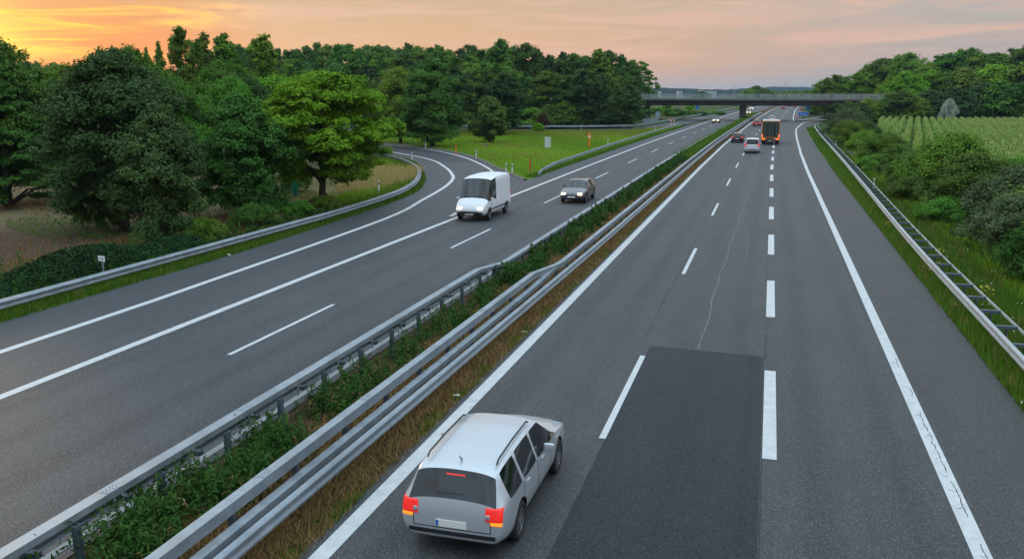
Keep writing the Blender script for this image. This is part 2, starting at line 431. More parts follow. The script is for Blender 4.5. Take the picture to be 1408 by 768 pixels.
M['p_van'] = paintm('paint_pale_grey', (.66, .70, .72))
M['p_red'] = paintm('paint_red', (.42, .012, .02))
M['p_dark'] = paintm('paint_black', (.025, .025, .03))
M['p_grey'] = paintm('paint_grey', (.10, .115, .13), .3, .4)
M['p_gold'] = paintm('paint_beige', (.42, .36, .26), .3, .3)
M['truck_orange'] = mat('truck_orange', (.36, .15, .018), .5)
M['truck_dark'] = mat('truck_tarpaulin', (.018, .032, .026), .6)
M['truck_white'] = mat('truck_white', (.40, .42, .43), .5)

# ================================================================== SETTING
structure('ground', mesh_np('ground', [(-4000, -200, -.10), (4000, -200, -.10), (4000, 9000, -.10), (-4000, 9000, -.10)], [(0, 1, 2, 3)], M['ground']))
# main carriageways
structure('carriageway_right', ribbon('road', -7.0, 3.95, -40, 1500, .006, M['asphalt']))
structure('hard_shoulder', ribbon('shoulder', 3.95, 6.17, -40, 232, .006, M['asphalt_shoulder']))
structure('carriageway_left', ribbon('road', -20.0, -10.55, -40, 1500, .006, M['asphalt_left']))
structure('median', ribbon('soil', -10.6, -6.95, -40, 1500, -.02, M['soil']))
structure('road_patch', poly('patch', [(-3.02, -5), (.20, -5), (.20, 24.95), (-1.5, 25.1), (-3.04, 25.2)], .0105, M['asphalt_new']))
RAMP_IN = [(-21.2, -30), (-21.17, 19.3), (-21.27, 29.1), (-21.93, 48.1), (-23.4, 57.7), (-24.8, 65.5), (-26.4, 71.9), (-28.1, 76.5), (-31.6, 84), (-37.3, 93.9), (-46.2, 103.8), (-58, 114), (-74, 123), (-95, 129)]
RAMP_OUT = [(-18.5, 50), (-19.6, 60), (-20.9, 67), (-22.2, 72.2), (-23.63, 75.6), (-26.8, 83.6), (-34.05, 97.25), (-41.86, 108.05), (-52.74, 118.6), (-68, 128.5), (-92, 136)]
PAVE = [(-23.9, -30), (-23.95, 22), (-23.8, 32.6), (-24.05, 42.2), (-25.2, 59.1), (-27.6, 68.3), (-30.6, 75.8), (-34.4, 84), (-39.6, 92.6), (-48, 101.6), (-59.5, 111.4), (-75, 120.2), (-95, 126.2)]
KERB = [(-20.1, 73.5), (-22.2, 77.2), (-25.9, 84.4), (-33.2, 98.2), (-41.1, 109), (-52.1, 119.7), (-67.5, 129.7), (-92, 137.3)]
pin, pout, pav, ker = resample(RAMP_IN, 1.5), resample(RAMP_OUT, 1.5), resample(PAVE, 1.5), resample(KERB, 1.5)
structure('slip_road', poly('slip', pav + ker[::-1] + [(-19.9, 70), (-19.9, -30)], .001, M['asphalt_ramp']))
structure('slip_road_resurfacing', poly('slip2', [(-33.2, 90), (-29.9, 92.3), (-34.0, 98.3), (-41.6, 109), (-52.6, 119.6), (-68, 129.4), (-92, 137), (-94, 128), (-74.5, 121), (-59, 112.2), (-47.4, 102.4), (-38.8, 94.2)], .0045, M['asphalt_ramp_dark']))
structure('exit_road', poly('exit', [(3.9, 215), (6.6, 200), (8.2, 205), (9.6, 222), (11.2, 240), (14.2, 262), (18, 276), (26, 300), (34, 312), (34, 330), (24, 326), (17.3, 317), (9.0, 275), (6.5, 262), (4.6, 244)], .001, M['asphalt_shoulder']))
structure('link_road', poly('link', [(-90, 165), (-60, 171), (-38, 175.5), (-27, 184), (-21.8, 205), (-19.6, 220), (-17.2, 300), (-14.5, 420), (-16.6, 420), (-19.8, 354), (-24.4, 244), (-27.2, 196), (-37.7, 181.3), (-60, 176.5), (-90, 170)], .002, M['asphalt_ramp']))
structure('far_shoulder', ribbon('shoulder', 3.95, lambda y: 6.2, 262, 1500, .006, M['asphalt_shoulder']))
# grass, field and verges as sheets
structure('meadow', poly('meadow', [(-20.05, 74)] + ker + [(-92, 164), (-60, 170.5), (-38, 175.2), (-27, 183.6), (-22.2, 204), (-20.4, 218), (-20.02 + .9, 180), (-20.0, 120)], -.03, M['meadow']))
structure('back_bank', poly('bank', [(-90, 150), (-60, 157), (-30, 164), (-23, 190), (-22.4, 203.5), (-27, 183.5), (-38, 175.1), (-60, 170.4), (-90, 163.9)], -.024, M['bank']))
structure('verge_right', ribbon('verge', 6.17, lambda y: 9.4, -20, 214, -.03, M['verge']))
pl = [v[:2] for v in sweep(pav, [(-2.5, 0)])[0]]
structure('verge_left', poly('verge', pav + pl[::-1], -.02, M['verge']))
structure('field', poly('field', [(-26.2, -20), (-26.4, 48), (-30, 62), (-36, 74), (-52, 88), (-90, 104), (-160, 104), (-160, -20)], -.05, M['field']))
structure('straw_patch', poly('straw', [(-27.4, 55), (-30.5, 66), (-36, 73), (-44, 79), (-50, 76), (-42, 66), (-33, 56), (-29.5, 50)], -.035, M['straw']))
structure('cornfield_ground', poly('corn', [(13, 55), (14, 100), (15.5, 150), (22, 226), (110, 226), (110, 55)], -.04, M['cornsoil']))
structure('corn_headland', poly('headland', [(9.4, -20), (9.4, 60), (10.4, 120), (13, 214), (22, 228), (110, 228), (110, 236), (26, 236), (15.5, 150), (14, 100), (13, 55), (40, 30), (40, -20)], -.045, M['verge']))
# bridge approach embankments
def mound(name, x_toe, x_top, x_end, y0, y1, z):
    s = 7.0
    vs = [(x_toe, y0, -.1), (x_top, y0, z), (x_end, y0, z), (x_end, y0 - s, -.1), (x_toe, y0 - s * .4, -.1),
          (x_toe, y1, -.1), (x_top, y1, z), (x_end, y1, z), (x_end, y1 + s, -.1), (x_toe, y1 + s * .4, -.1)]
    me = bpy.data.meshes.new(name)
    me.from_pydata(vs, [], [(0, 1, 6, 5), (1, 2, 7, 6), (4, 3, 2, 1, 0), (5, 6, 7, 8, 9), (2, 3, 8, 7), (0, 5, 9, 4)]); me.materials.append(M['ground']); me.update()
    bm = bmesh.new(); bm.from_mesh(me); bmesh.ops.recalc_face_normals(bm, faces=bm.faces); bm.to_mesh(me); bm.free()
    return structure(name, me)
mound('embankment_left', -34, -43, -140, 252, 265, 5.6)
mound('embankment_right', 25, 36, 150, 252, 265, 5.6)
# far wooded hills on the horizon
rng = np.random.default_rng(4)
def hills(name, y, x0, x1, h, seed):
    r = np.random.default_rng(seed); n = 260; xs = np.linspace(x0, x1, n)
    prof = h * (.72 + .16 * np.sin(xs / 210 + seed) + .10 * np.sin(xs / 83 + 2 * seed)) + r.normal(0, h * .028, n)
    prof = np.maximum(prof, 1)
    vs, fs = [], []
    for i in range(n):
        for dy, k in ((0, 0), (8, .75), (30, .95), (90, 1.0), (500, .8), (1100, 0)): vs.append((xs[i], y + dy, prof[i] * k - (.3 if k == 0 else 0)))
        if i:
            for j in range(5): a = (i - 1) * 6 + j; fs.append((a, a + 6, a + 7, a + 1))
    structure(name, mesh_np(name, vs, fs, M['hill'], smooth=False))
hills('hills', 2300, -1900, 1500, 23, 3)
hills('hills', 3300, -2600, 2400, 33, 7)

# evening air: one box of thin even haze round everything, below the sky
hz = MB().box((0, 3000, 32), (12000, 8000, 68.4)).mesh('haze', None)
hm = bpy.data.materials.new('haze'); hm.use_nodes = True; hm.node_tree.nodes.clear()
hv = hm.node_tree.nodes.new('ShaderNodeVolumePrincipled'); hv.inputs['Color'].default_value = (.50, .74, 1.0, 1); hv.inputs['Density'].default_value = HAZE; hv.inputs['Anisotropy'].default_value = 0.0
ho = hm.node_tree.nodes.new('ShaderNodeOutputMaterial'); hm.node_tree.links.new(hv.outputs[0], ho.inputs['Volume'])
hz.materials.append(hm); tag(link('haze', hz), kind='stuff')

# ------------------------------------------------------------------ road markings
marks_v, marks_f = [], []
def strip(path, w, z):
    vs, fs = sweep(path, [(-w / 2, z), (w / 2, z)]); b = len(marks_v)
    marks_v.extend(vs); marks_f.extend(tuple(i + b for i in f[::-1]) for f in fs)
ZM = .0145
strip(line_path(3.72, -30, 120.5), .30, ZM); strip(line_path(3.72, 250, 1400, 8), .30, ZM)
strip(line_path(-6.62, -30, 1400, 5), .32, ZM)
strip(line_path(-17.95, -30, 1400, 5), .30, ZM)
y = 19.3 - 12 * 3
K = 12.15
for i in range(-3, 18):
    y0 = 17.62 + K * i
    strip(line_path(.38, y0, y0 + 6.1, 3), .29, ZM)
for i in range(-2, 40):
    y0 = 17.75 + 18.5 * i; strip(line_path(-3.13, y0, y0 + 6.4, 3), .15, ZM)
for i in range(-2, 40):
    y0 = 20.9 + 18.5 * i; strip(line_path(-14.6, y0, y0 + 6.4, 3), .15, ZM)
for i in range(0, 40):
    y0 = 255 + 18.5 * i; strip(line_path(.43, y0, y0 + 6.4, 3), .2, ZM)
strip(pin, .30, .0095); strip(pout[:7], .3, ZM + .004); strip(pout[6:], .30, .0095)
strip(resample([(3.93, 120), (4.30, 150), (4.75, 175), (5.45, 199), (8.2, 239), (11, 254), (14.1, 267), (19, 281), (28, 300)], 3), .30, ZM)
strip(resample([(4.6, 247), (8.3, 266.5), (12.5, 289), (17.5, 316), (24, 325)], 3), .25, .0095)
structure('road_markings', mesh_np('road_markings', marks_v, marks_f, M['paint']))
structure('worn_edge_line', ribbon('line', -10.95, -10.78, -30, 900, ZM, M['paint_worn'], 5))
# bitumen seams and cracks
def wiggle(path, amp, seed, step=.35):
    r = random.Random(seed); out = []; off = 0
    for (a, b) in zip(path, path[1:]):
        n = max(1, int(math.dist(a, b) / step))
        for k in range(n):
            off = .86 * off + r.gauss(0, amp); t = k / n
            out.append((a[0] + (b[0] - a[0]) * t + off, a[1] + (b[1] - a[1]) * t))
    return out
sv, sf = [], []
def seam(path, w, z, V, F):
    r = random.Random(len(V)); n = len(path); base = len(V)
    for i, p in enumerate(path):
        a = path[max(i - 1, 0)]; b = path[min(i + 1, n - 1)]; dx, dy = b[0] - a[0], b[1] - a[1]; l = math.hypot(dx, dy) or 1
        ww = w * r.uniform(.35, 1.1) / 2
        V += [(p[0] - dy / l * ww, p[1] + dx / l * ww, z), (p[0] + dy / l * ww, p[1] - dx / l * ww, z)]
        if i: k = base + 2 * i; F.append((k - 2, k - 1, k + 1, k))
seam(wiggle([(-1.68, 25.3), (-1.5, 45), (-1.3, 70), (-1.25, 118)], .018, 3), .05, .0125, sv, sf)
rr = random.Random(12)
for k in range(15):
    x, y = rr.uniform(-1.1, .1), 26 + 62 * rr.random() ** 1.3; L = rr.uniform(.5, 1.8)
    a = rr.uniform(-.6, .6); seam(wiggle([(x, y), (x + L * math.cos(a), y + 2.2 * L * math.sin(a))], .05, k, .12), .018, .0125, sv, sf)
for k in range(9):
    x, y = rr.uniform(-.75, -.3), 26 + rr.random() * 30
    seam(wiggle([(x, y), (x + rr.uniform(-.2, .2), y + rr.uniform(3, 7))], .03, 40 + k, .25), .018, .0125, sv, sf)
for (x, y) in ((-2.75, 37), (-2.7, 38.5), (-2.95, 46), (-2.8, 52), (-2.8, 57)):
    seam(wiggle([(x, y), (x + .5, y + 1.4), (x + .3, y + 2.6)], .07, int(y), .12), .045, .0125, sv, sf)
structure('crack_sealing', mesh_np('crack_sealing', sv, sf, M['seal']))
sv, sf = [], []
for a_, b_ in ((8, 13.2), (13.7, 15.1), (16.0, 17.6), (17.9, 21.5), (22.6, 23.4), (25.0, 26.0)): seam(wiggle([(3.78, a_), (3.775, b_)], .010, int(a_), .1), .018, .0180, sv, sf)
for x_, a_, b_ in ((.235, -5, 24.9), (.25, 25, 150), (-3.33, 26, 160), (-17.6, 8, 150), (3.48, 30, 118)): seam(wiggle([(x_ + cx(y), y) for y in np.arange(a_, b_, 6.0)], .004, int(b_), .5), .022, .0120, sv, sf)
seam([(x, 25.21 - .062 * (x + 3.04)) for x in np.arange(-3.04, .24, .15)], .05, .0122, sv, sf); seam([(-3.05, y) for y in np.arange(5, 25.2, .4)], .035, .0122, sv, sf)
for k in range(22):
    y = 8 + k * 1.05 + rr.random(); seam(wiggle([(3.6 + rr.random() * .1, y), (3.8, y + rr.uniform(-.2, .2))], .008, k, .04), .012, .0178, sv, sf)
for k in range(5):
    x, y = rr.uniform(-2.5, -2.1), rr.uniform(20, 22.5); seam(wiggle([(x, y), (x + rr.uniform(.2, .5), y + rr.uniform(-.3, .3))], .04, 60 + k, .06), .03, .0135, sv, sf)
for k in range(3):
    x, y = -25.7 - .25 * k, 78 + 1.3 * k; seam(wiggle([(x, y), (x - .3, y + 1.2), (x - .6, y + 5.5)], .05, 90 + k, .15), .09, .0075, sv, sf)
structure('road_cracks', mesh_np('road_cracks', sv, sf, M['crack']))
# kerb of stone blocks round the nose of the slip road
vs, fs = sweep(ker[:44], [(-.28, -.05), (-.28, .12), (-.04, .12), (0, .06), (0, -.05)])
structure('kerb', mesh_np('kerb', vs, [f for f in fs], M['kerbstone']))

# ------------------------------------------------------------------ road bridge
B0, B1 = 253.0, 264.0
br = empty('road_bridge', (-7.6, 258, 0), 0, 'dark concrete road bridge with pale railings crossing over the whole motorway', 'bridge')
br.location = (0, 0, 0)
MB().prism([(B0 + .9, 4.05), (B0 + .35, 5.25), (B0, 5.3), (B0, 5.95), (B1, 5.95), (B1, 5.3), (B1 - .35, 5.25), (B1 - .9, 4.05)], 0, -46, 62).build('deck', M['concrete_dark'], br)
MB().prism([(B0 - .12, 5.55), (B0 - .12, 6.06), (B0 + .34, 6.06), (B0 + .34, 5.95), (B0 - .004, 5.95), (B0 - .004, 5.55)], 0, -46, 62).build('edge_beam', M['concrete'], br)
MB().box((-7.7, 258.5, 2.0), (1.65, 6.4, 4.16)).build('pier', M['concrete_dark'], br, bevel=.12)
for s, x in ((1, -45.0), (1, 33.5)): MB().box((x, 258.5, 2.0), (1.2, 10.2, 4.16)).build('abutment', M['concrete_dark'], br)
for yy in (B0 + .1, B1 - .1):
    rl = MB()
    rl.box((8, yy, 7.22), (108, .07, .06)); rl.box((8, yy, 6.16), (108, .05, .05)); rl.box((8, yy, 6.7), (108, .04, .035))
    for k in range(int(108 / .16)): rl.box((-46 + .16 * k, yy, 6.68), (.028, .028, 1.0))
    ra = rl.build('railing', M['railing'], br)
    pm = MB().box((0, 0, 6.64), (.09, .09, 1.2)).mesh('railing_post', M['railing'])
    for k in range(43): link('railing_post', pm, br, (-45.5 + 2.5 * k, yy - .1, 0))

# ------------------------------------------------------------------ guard rails
WPROF = [(0, .0), (.05, .02), (.085, .045), (.085, .085), (.03, .125), (.03, .185), (.085, .225), (.085, .265), (.05, .29), (0, .31)]
def w_beam(path, z, side, name, parent, material=None, scale=1.0):
    """corrugated beam; side = +1 bulges to the right of travel"""
    prof = [(side * o, z + h * scale) for o, h in WPROF]
    prof = prof + [(o - side * .006, h) for o, h in prof[::-1]]
    vs, fs = sweep(path, prof, True); me = bpy.data.meshes.new(name); me.from_pydata(vs, [], fs)
    bm = bmesh.new(); bm.from_mesh(me); bmesh.ops.recalc_face_normals(bm, faces=bm.faces); bm.to_mesh(me); bm.free()
    me.materials.append(material or M['galv']); return link(name, me, parent)
def bar(path, prof, name, parent, material):
    vs, fs = sweep(path, prof, True); me = bpy.data.meshes.new(name); me.from_pydata(vs, [], fs)
    bm = bmesh.new(); bm.from_mesh(me); bmesh.ops.recalc_face_normals(bm, faces=bm.faces); bm.to_mesh(me); bm.free()
    me.materials.append(material); return link(name, me, parent)
def rect(o0, o1, z0, z1): return [(o0, z0), (o1, z0), (o1, z1), (o0, z1)]
def posts(parent, pts, z0, z1, w=.055, d=.11, material=None, most=95, name='post'):
    """C-section posts, each an object of its own; what is beyond the nearest `most` goes into one mesh"""
    me = MB().prism([(-d / 2, -w / 2), (d / 2, -w / 2), (d / 2, w / 2), (d / 2 - .02, w / 2), (d / 2 - .02, -w / 2 + .012), (-d / 2 + .02, -w / 2 + .012), (-d / 2 + .02, w / 2), (-d / 2, w / 2)], 2, z0, z1).mesh(name, material or M['galv_dark'])
    for x, y, a in pts[:most]:
        o = link(name, me, parent, (x, y, 0)); o.rotation_euler = (0, 0, a)
    if len(pts) > most:
        m = MB()
        for x, y, a in pts[most:]: m.box((x, y, (z0 + z1) / 2), (d, w, z1 - z0), a)
        tag(m.build(name, material or M['galv_dark'], parent), kind='stuff')

# --- right edge of the road: beam, spacers, thin rear strap
pr = [(6.75, -4), (6.72, 25), (6.74, 45), (7.25, 78), (7.7, 110), (8.2, 154), (8.75, 185), (9.3, 205), (11.2, 226)]
pr = resample(pr, 2.0)
g = empty('guard_rail', (6.7, 8, 0), 0, 'galvanised guard rail with ladder-like spacers along the right grass verge', 'guard rail'); g.location = (0, 0, 0)
w_beam(pr, .35, -1, 'rail', g, M['galv_light'])
pback = [(p[0] + .62, p[1]) for p in pr]
bar(pback, rect(-.02, .02, .60, .67), 'rear_strap', g, M['galv_light'])
pts = every([(p[0] + .33, p[1]) for p in pr], 2.0)[3:]
spm = MB().box((0, 0, .625), (.60, .13, .09)).mesh('spacer', M['galv_dark'])
for x, y, a in pts[:95]:
    o = link('spacer', spm, g, (x, y, 0)); o.rotation_euler = (0, 0, a - math.pi / 2)
posts(g, pts, -.1, .58)

# --- median, beside the right carriageway
gm = empty('guard_rail', (-8, 20, 0), 0, 'stepped box-beam guard rail on the dry grass beside the right carriageway', 'guard rail'); gm.location = (0, 0, 0)
def mid(xa, xb, y0, y1, step=3.0):
    return [(np.interp(y, [30.5, 33.5], [xa, xb]) + cx(y), y) for y in np.arange(y0, y1 + .01, step)]
pw = [(np.interp(y, [10, 40], [-7.50, -7.30]) + cx(y), y) for y in np.arange(-4, 330, 3.0)]
w_beam(pw, .38, 1, 'rail', gm)
yb = np.concatenate([np.arange(-4, 29, 3.0), np.arange(29, 35, .5), np.arange(36, 330, 3.0)])
pb = [(float(np.interp(y, [30, 33.2], [-7.98, -7.72])) + cx(y), float(y), float(np.interp(y, [30, 33.2], [.0, -.20]))) for y in yb]
bar(pb, rect(-.10, .10, .80, 1.0), 'box_beam', gm, M['galv'])
ybn = list(np.arange(-4, 29.1, 3.0)) + [30.5, 32, 33.2]
bar([(float(np.interp(y, [29, 33.2], [-7.72, -7.74])), float(y), float(np.interp(y, [29.5, 33.0], [0, .12]))) for y in ybn], rect(-.10, .08, .56, .70), 'lower_beam', gm, M['galv'])
pts = [(-7.86 + cx(y) if y > 33 else -7.98, y, math.pi / 2) for y in np.arange(5.2, 320, 2.0)]
posts(gm, pts, -.1, .62, .10, .10)
posts(gm, [p for p in pts if p[1] < 33], .6, .80, .10, .10, name='bracket')

def bolts(parent, x, z, ys, up=True):
    for y in ys:
        m = MB()
        for i in range(4):
            for j in (-.035, .035): m.tube([(j, -.12 + .08 * i, 0), (j, -.12 + .08 * i, .016)], .013, 6)
        m.box((0, 0, .001), (.198, .34, .006)); link('splice_plate', m.mesh('splice_plate', M['galv']), parent, (x, y, z))
bolts(gm, -7.98, 1.001, np.arange(8.2, 30, 4.0)); bolts(gm, -7.72, .8005, np.arange(36.2, 70, 4.0))
# --- median, beside the left carriageway: seen from behind
gl_ = empty('guard_rail', (-10, 20, 0), 0, 'guard rail seen from behind with dark posts, beside the left carriageway', 'guard rail'); gl_.location = (0, 0, 0)
pt = [(float(np.interp(y, [30.5, 33.5], [-10.22, -10.12])) + cx(y), float(y), float(np.interp(y, [30.5, 33.5], [0, -.28]))) for y in yb]
bar(pt, rect(-.15, .10, .80, .92), 'top_beam', gl_, M['galv'])
w_beam([(p[0] - .32, p[1]) for p in pt if p[1] < 33.5], .38, -1, 'rail', gl_)
w_beam([(p[0] - .12, p[1]) for p in pt if p[1] > 32], .26, -1, 'rail', gl_)
pts = [(-10.02 + cx(y), y, math.pi / 2) for y in np.arange(6.1, 320, 2.0)]
posts(gl_, [p for p in pts if p[1] < 34], -.1, .80, .09, .12, most=20)
posts(gl_, [(p[0] - .02, p[1], p[2]) for p in pts if p[1] > 34], -.1, .52, .07, .10, most=75)
bolts(gl_, -10.24, .921, np.arange(7.1, 30, 4.0))
stm = MB().box((0, 0, .66), (.02, .05, .28)).mesh('strut', M['galv'])
bkm = MB().box((0, 0, .55), (.26, .12, .09)).mesh('bracket', M['galv_dark'])
for y in np.arange(5.1, 33, 2.0):
    link('strut', stm, gl_, (-10.16, y, 0)); link('bracket', bkm, gl_, (-10.36, y + .45, 0))

# --- left edge along the slip road
pL = resample([(-24.52, -6), (-24.5, 22.6), (-24.5, 40), (-24.6, 48.2), (-25.6, 59.3), (-28.5, 69.5), (-33.4, 80.4), (-40.6, 91), (-49, 99.5), (-61, 109), (-78, 118)], 1.5)
g = empty('guard_rail', (-24.5, 30, 0), 0, 'galvanised guard rail curving along the outer edge of the slip road', 'guard rail'); g.location = (0, 0, 0)
w_beam(pL, .26, 1, 'rail', g)
bar([(p[0] - .10, p[1]) for p in pL], rect(-.10, .02, .50, .56), 'top_strap', g, M['galv'])
posts(g, every([(p[0] - .06, p[1]) for p in pL], 4.0), -.1, .5)
# --- along the meadow beside the left carriageway
pG = resample([(-19.9, 76.5), (-20.4, 80), (-20.75, 99.7), (-20.9, 118), (-20.9, 140), (-20.75, 165), (-20.45, 185), (-20.3, 206)], 2.0)
g = empty('guard_rail', (-20.7, 100, 0), 0, 'guard rail between the green meadow and the left carriageway', 'guard rail'); g.location = (0, 0, 0)
w_beam([(p[0], p[1], np.interp(i, [0, 4], [-.25, 0])) for i, p in enumerate(pG)], .34, 1, 'rail', g)
posts(g, every([(p[0] - .06, p[1]) for p in pG], 4.0)[1:], -.1, .6)
# --- at the back of the meadow
pK = resample([(-92, 171.5), (-60, 177.3), (-52.4, 178.6), (-38, 182.4), (-31, 188), (-27.7, 196), (-24.8, 244), (-20.2, 354), (-16.5, 440)], 3.0)
g = empty('guard_rail', (-52, 178, 0), 0, 'long pale guard rail behind the meadow in front of the wood', 'guard rail'); g.location = (0, 0, 0)
w_beam(pK, .42, 1, 'rail', g, scale=1.25)
posts(g, every([(p[0] - .06, p[1]) for p in pK], 4.0), -.1, .75, most=90)
# --- gore of the exit on the right
pE = resample([(8.2, 286), (10, 292), (13.5, 304), (18.5, 325), (26, 336)], 3.0)
g = empty('guard_rail', (10, 292, 0), 0, 'short dark guard rail behind the blue exit sign under the bridge', 'guard rail'); g.location = (0, 0, 0)
w_beam(pE, .4, 1, 'rail', g, M['galv_dark'])
posts(g, every(pE, 4.0), -.1, .7)
BACK = [(-292.4,262.1,17), (-282.3,257.6,15), (-284.1,263.8,15.7), (-244.5,230.7,18.1), (-262.9,252.2,17.8), (-241.5,235.8,17.3), (-246.8,244.5,14.3), (-252.9,255.9,18.8), (-265.8,273.6,19.5), (-261.7,273,16.6), (-227.1,240.7,17.5), (-218.7,235.2,14.8), (-248.4,273.3,16.7), (-216.1,243.1,17.5), (-199.7,228.3,16.9), (-193.8,225.2,14.8), (-202.6,240.5,17.1), (-198.5,240.8,15.5), (-184.2,227.9,15), (-191.6,242.9,17), (-190.4,245.9,15.1), (-188,247.6,15.3), (-171.4,231,15.4), (-176.4,242.2,14.4), (-188.2,263.8,16.5), (-185.7,264.9,14.8), (-185.7,272.3,25.5), (-171.2,255.5,22.8), (-176.9,271.2,24.1), (-153.5,240.8,21.6), (-145.1,232.4,22.2), (-158.8,261,24), (-161.9,271.2,22.9), (-141.8,242.2,20.8), (-133.1,232.3,20.4), (-147.3,265.1,22.9), (-148.6,274.1,24.8), (-142.5,269.8,23.5), (-125.4,243.6,22.3), (-116.8,232.1,21.6), (-113.8,233.5,20), (-123.8,261.5,22.6), (-112.8,245.2,21.6), (-123.1,274.4,23), (-116.2,268.4,21.9), (-105.7,250.8,22.4), (-93.1,228.2,20.2), (-100,254.4,21.4), (-96.8,253,21.9), (-87.9,238.2,19.7), (-96.5,272.8,22.1), (-91.5,267.6,22.8), (-79.5,241.3,19.9), (-79.5,250,20.7), (-72.7,238.7,20.8), (-138,201.2,16.5), (-146.8,221.2,17.1), (-124.7,194.5,15.5), (-133.8,216.8,18.3), (-118.5,199.1,15.8), (-113.3,195.5,16), (-115.4,206.5,15.5), (-112.7,210,17.2), (-102.6,198.7,14.8), (-96.5,195.1,16.9), (-93.4,195.8,14.6), (-96.1,210.2,17.8), (-98,221.4,16.4), (-82.7,193.5,17), (-79.8,196.2,15.3), (-79,201.2,15.6), (-78.2,208.9,18), (-68.2,190,15.6), (-74.5,217.4,17.3), (-65.4,202,15), (-61.9,199.6,14.6), (-59.3,200.9,15.1), (-72.1,236.9,22.3), (-67.9,233.3,20.1), (-61.5,222.9,20.2), (-61.1,233.1,19.2), (-56.4,228.7,17.5), (-51.2,221.6,17.9), (-46.9,215.7,17.2), (-46.4,227.5,17), (-43.2,226.7,18.7), (-42,236.9,18.8), (-38.9,237.2,17.6), (-34.7,227.8,16.1)]
LOOSE = [(-38.4,272,16.9), (-35.9,274,14), (-40,271,15.2)]
MID = [(-77.7,160.5,9.7), (-81.7,176.8,11.1), (-65.7,150,11.8), (-56.3,153.2,12.3), (-57.6,167,13.6), (-54.6,168.5,12.5), (-46.6,154.2,11.3), (-57.1,195.6,12.6), (-53.8,198.7,11.4), (-48.1,192.5,12.5), (-43.9,193.2,11.5), (-39.8,190.7,12.7), (-35.8,191.5,11.8), (-34,199.7,11.3), (-29.6,192.6,9.6)]
UNDER = [(-54.8,185.4,5.1), (-52.8,185,4.5), (-51.3,186.8,4.3), (-48.6,183.6,4.6), (-47,184,3.8), (-46,186.3,5.3), (-45.2,190,4.9), (-43.3,190,6), (-41.8,191.9,5.5), (-39.8,191.4,3.8), (-39,197.1,5.9), (-37.5,199.1,4.9), (-35.7,199.9,4.9), (-33.8,198.4,4.6)]
RBACK = [(14.7,318.4,11.3), (16.8,307.7,12.6), (20.4,315.1,13.8), (23.3,314.4,13.1), (25.5,301.7,14.2), (28.7,308.9,16.6), (31.8,310.2,18.4), (35.5,316.5,19.1), (36.7,301.3,19.4), (41,311.5,20.4), (41.9,295.6,16.9), (43.5,285.1,16.6), (50.5,312.3,19.6), (51.9,305.4,19.8), (55.5,307.7,21.1), (57.6,301.5,21.2), (59.4,295.9,19.3), (61,290.8,19.4), (68.2,309.3,19.7), (72.5,316.1,21.7), (76,319.1,22.7), (75.4,303.8,22.8), (78,299.9,21.7)]
RMID = [(31.8,267.2,12.2), (34,258.8,13.5), (38.9,270.5,13), (40.9,262.5,13.9), (44,259.4,13.1), (47.7,259.1,14.5), (54.5,274,14.5), (56.3,263.7,15.3), (60.5,265.3,15), (62.7,259.2,15.5), (67.9,264.9,15.3)]
RFRONT = [(28.9,240.9,7.8), (31.1,237.2,8.5), (33.8,237.2,7.1), (37.4,242.1,8.5), (40.4,244.2,7.8), (42.4,237.1,9.2), (47.1,244.9,8.2), (50.5,245.9,10.3), (53.7,243.1,10.9), (56.6,240.4,10.2), (59.5,237.8,9.5), (62.5,237.9,10.5)]
RLOW = [(16.3,241.6,5.1), (18.1,232.8,5.7), (20.6,234.6,5.4), (23.3,238.7,6.4), (25.5,239.9,5.9), (27.3,240.9,6.4)]
FAR = [(-14,582.4,10.7), (-10.1,605.7,12.7), (-5.1,569.5,10.6), (0.1,591.9,9.4), (6.1,609.9,9), (11,560.8,9.3), (16.2,567.3,8.9), (22,614.8,9.9), (-44.5,599.2,9)]
BEYOND = [(-42.8,309,3.1), (-41.9,323.5,2.3), (-40.5,335.9,2.4), (-33.1,298.6,2.3), (-31,306.1,2.4), (-29.3,319.3,1.5), (-26.7,324.5,1.6), (-22.2,305.9,1.5), (-21.4,337.2,1.4), (-17.2,318.4,1.5), (12.8,334.4,1.9), (14.7,331.3,2.2), (16.8,334.7,2.4), (19.6,346.7,2.5), (21.2,335.7,2.7)]

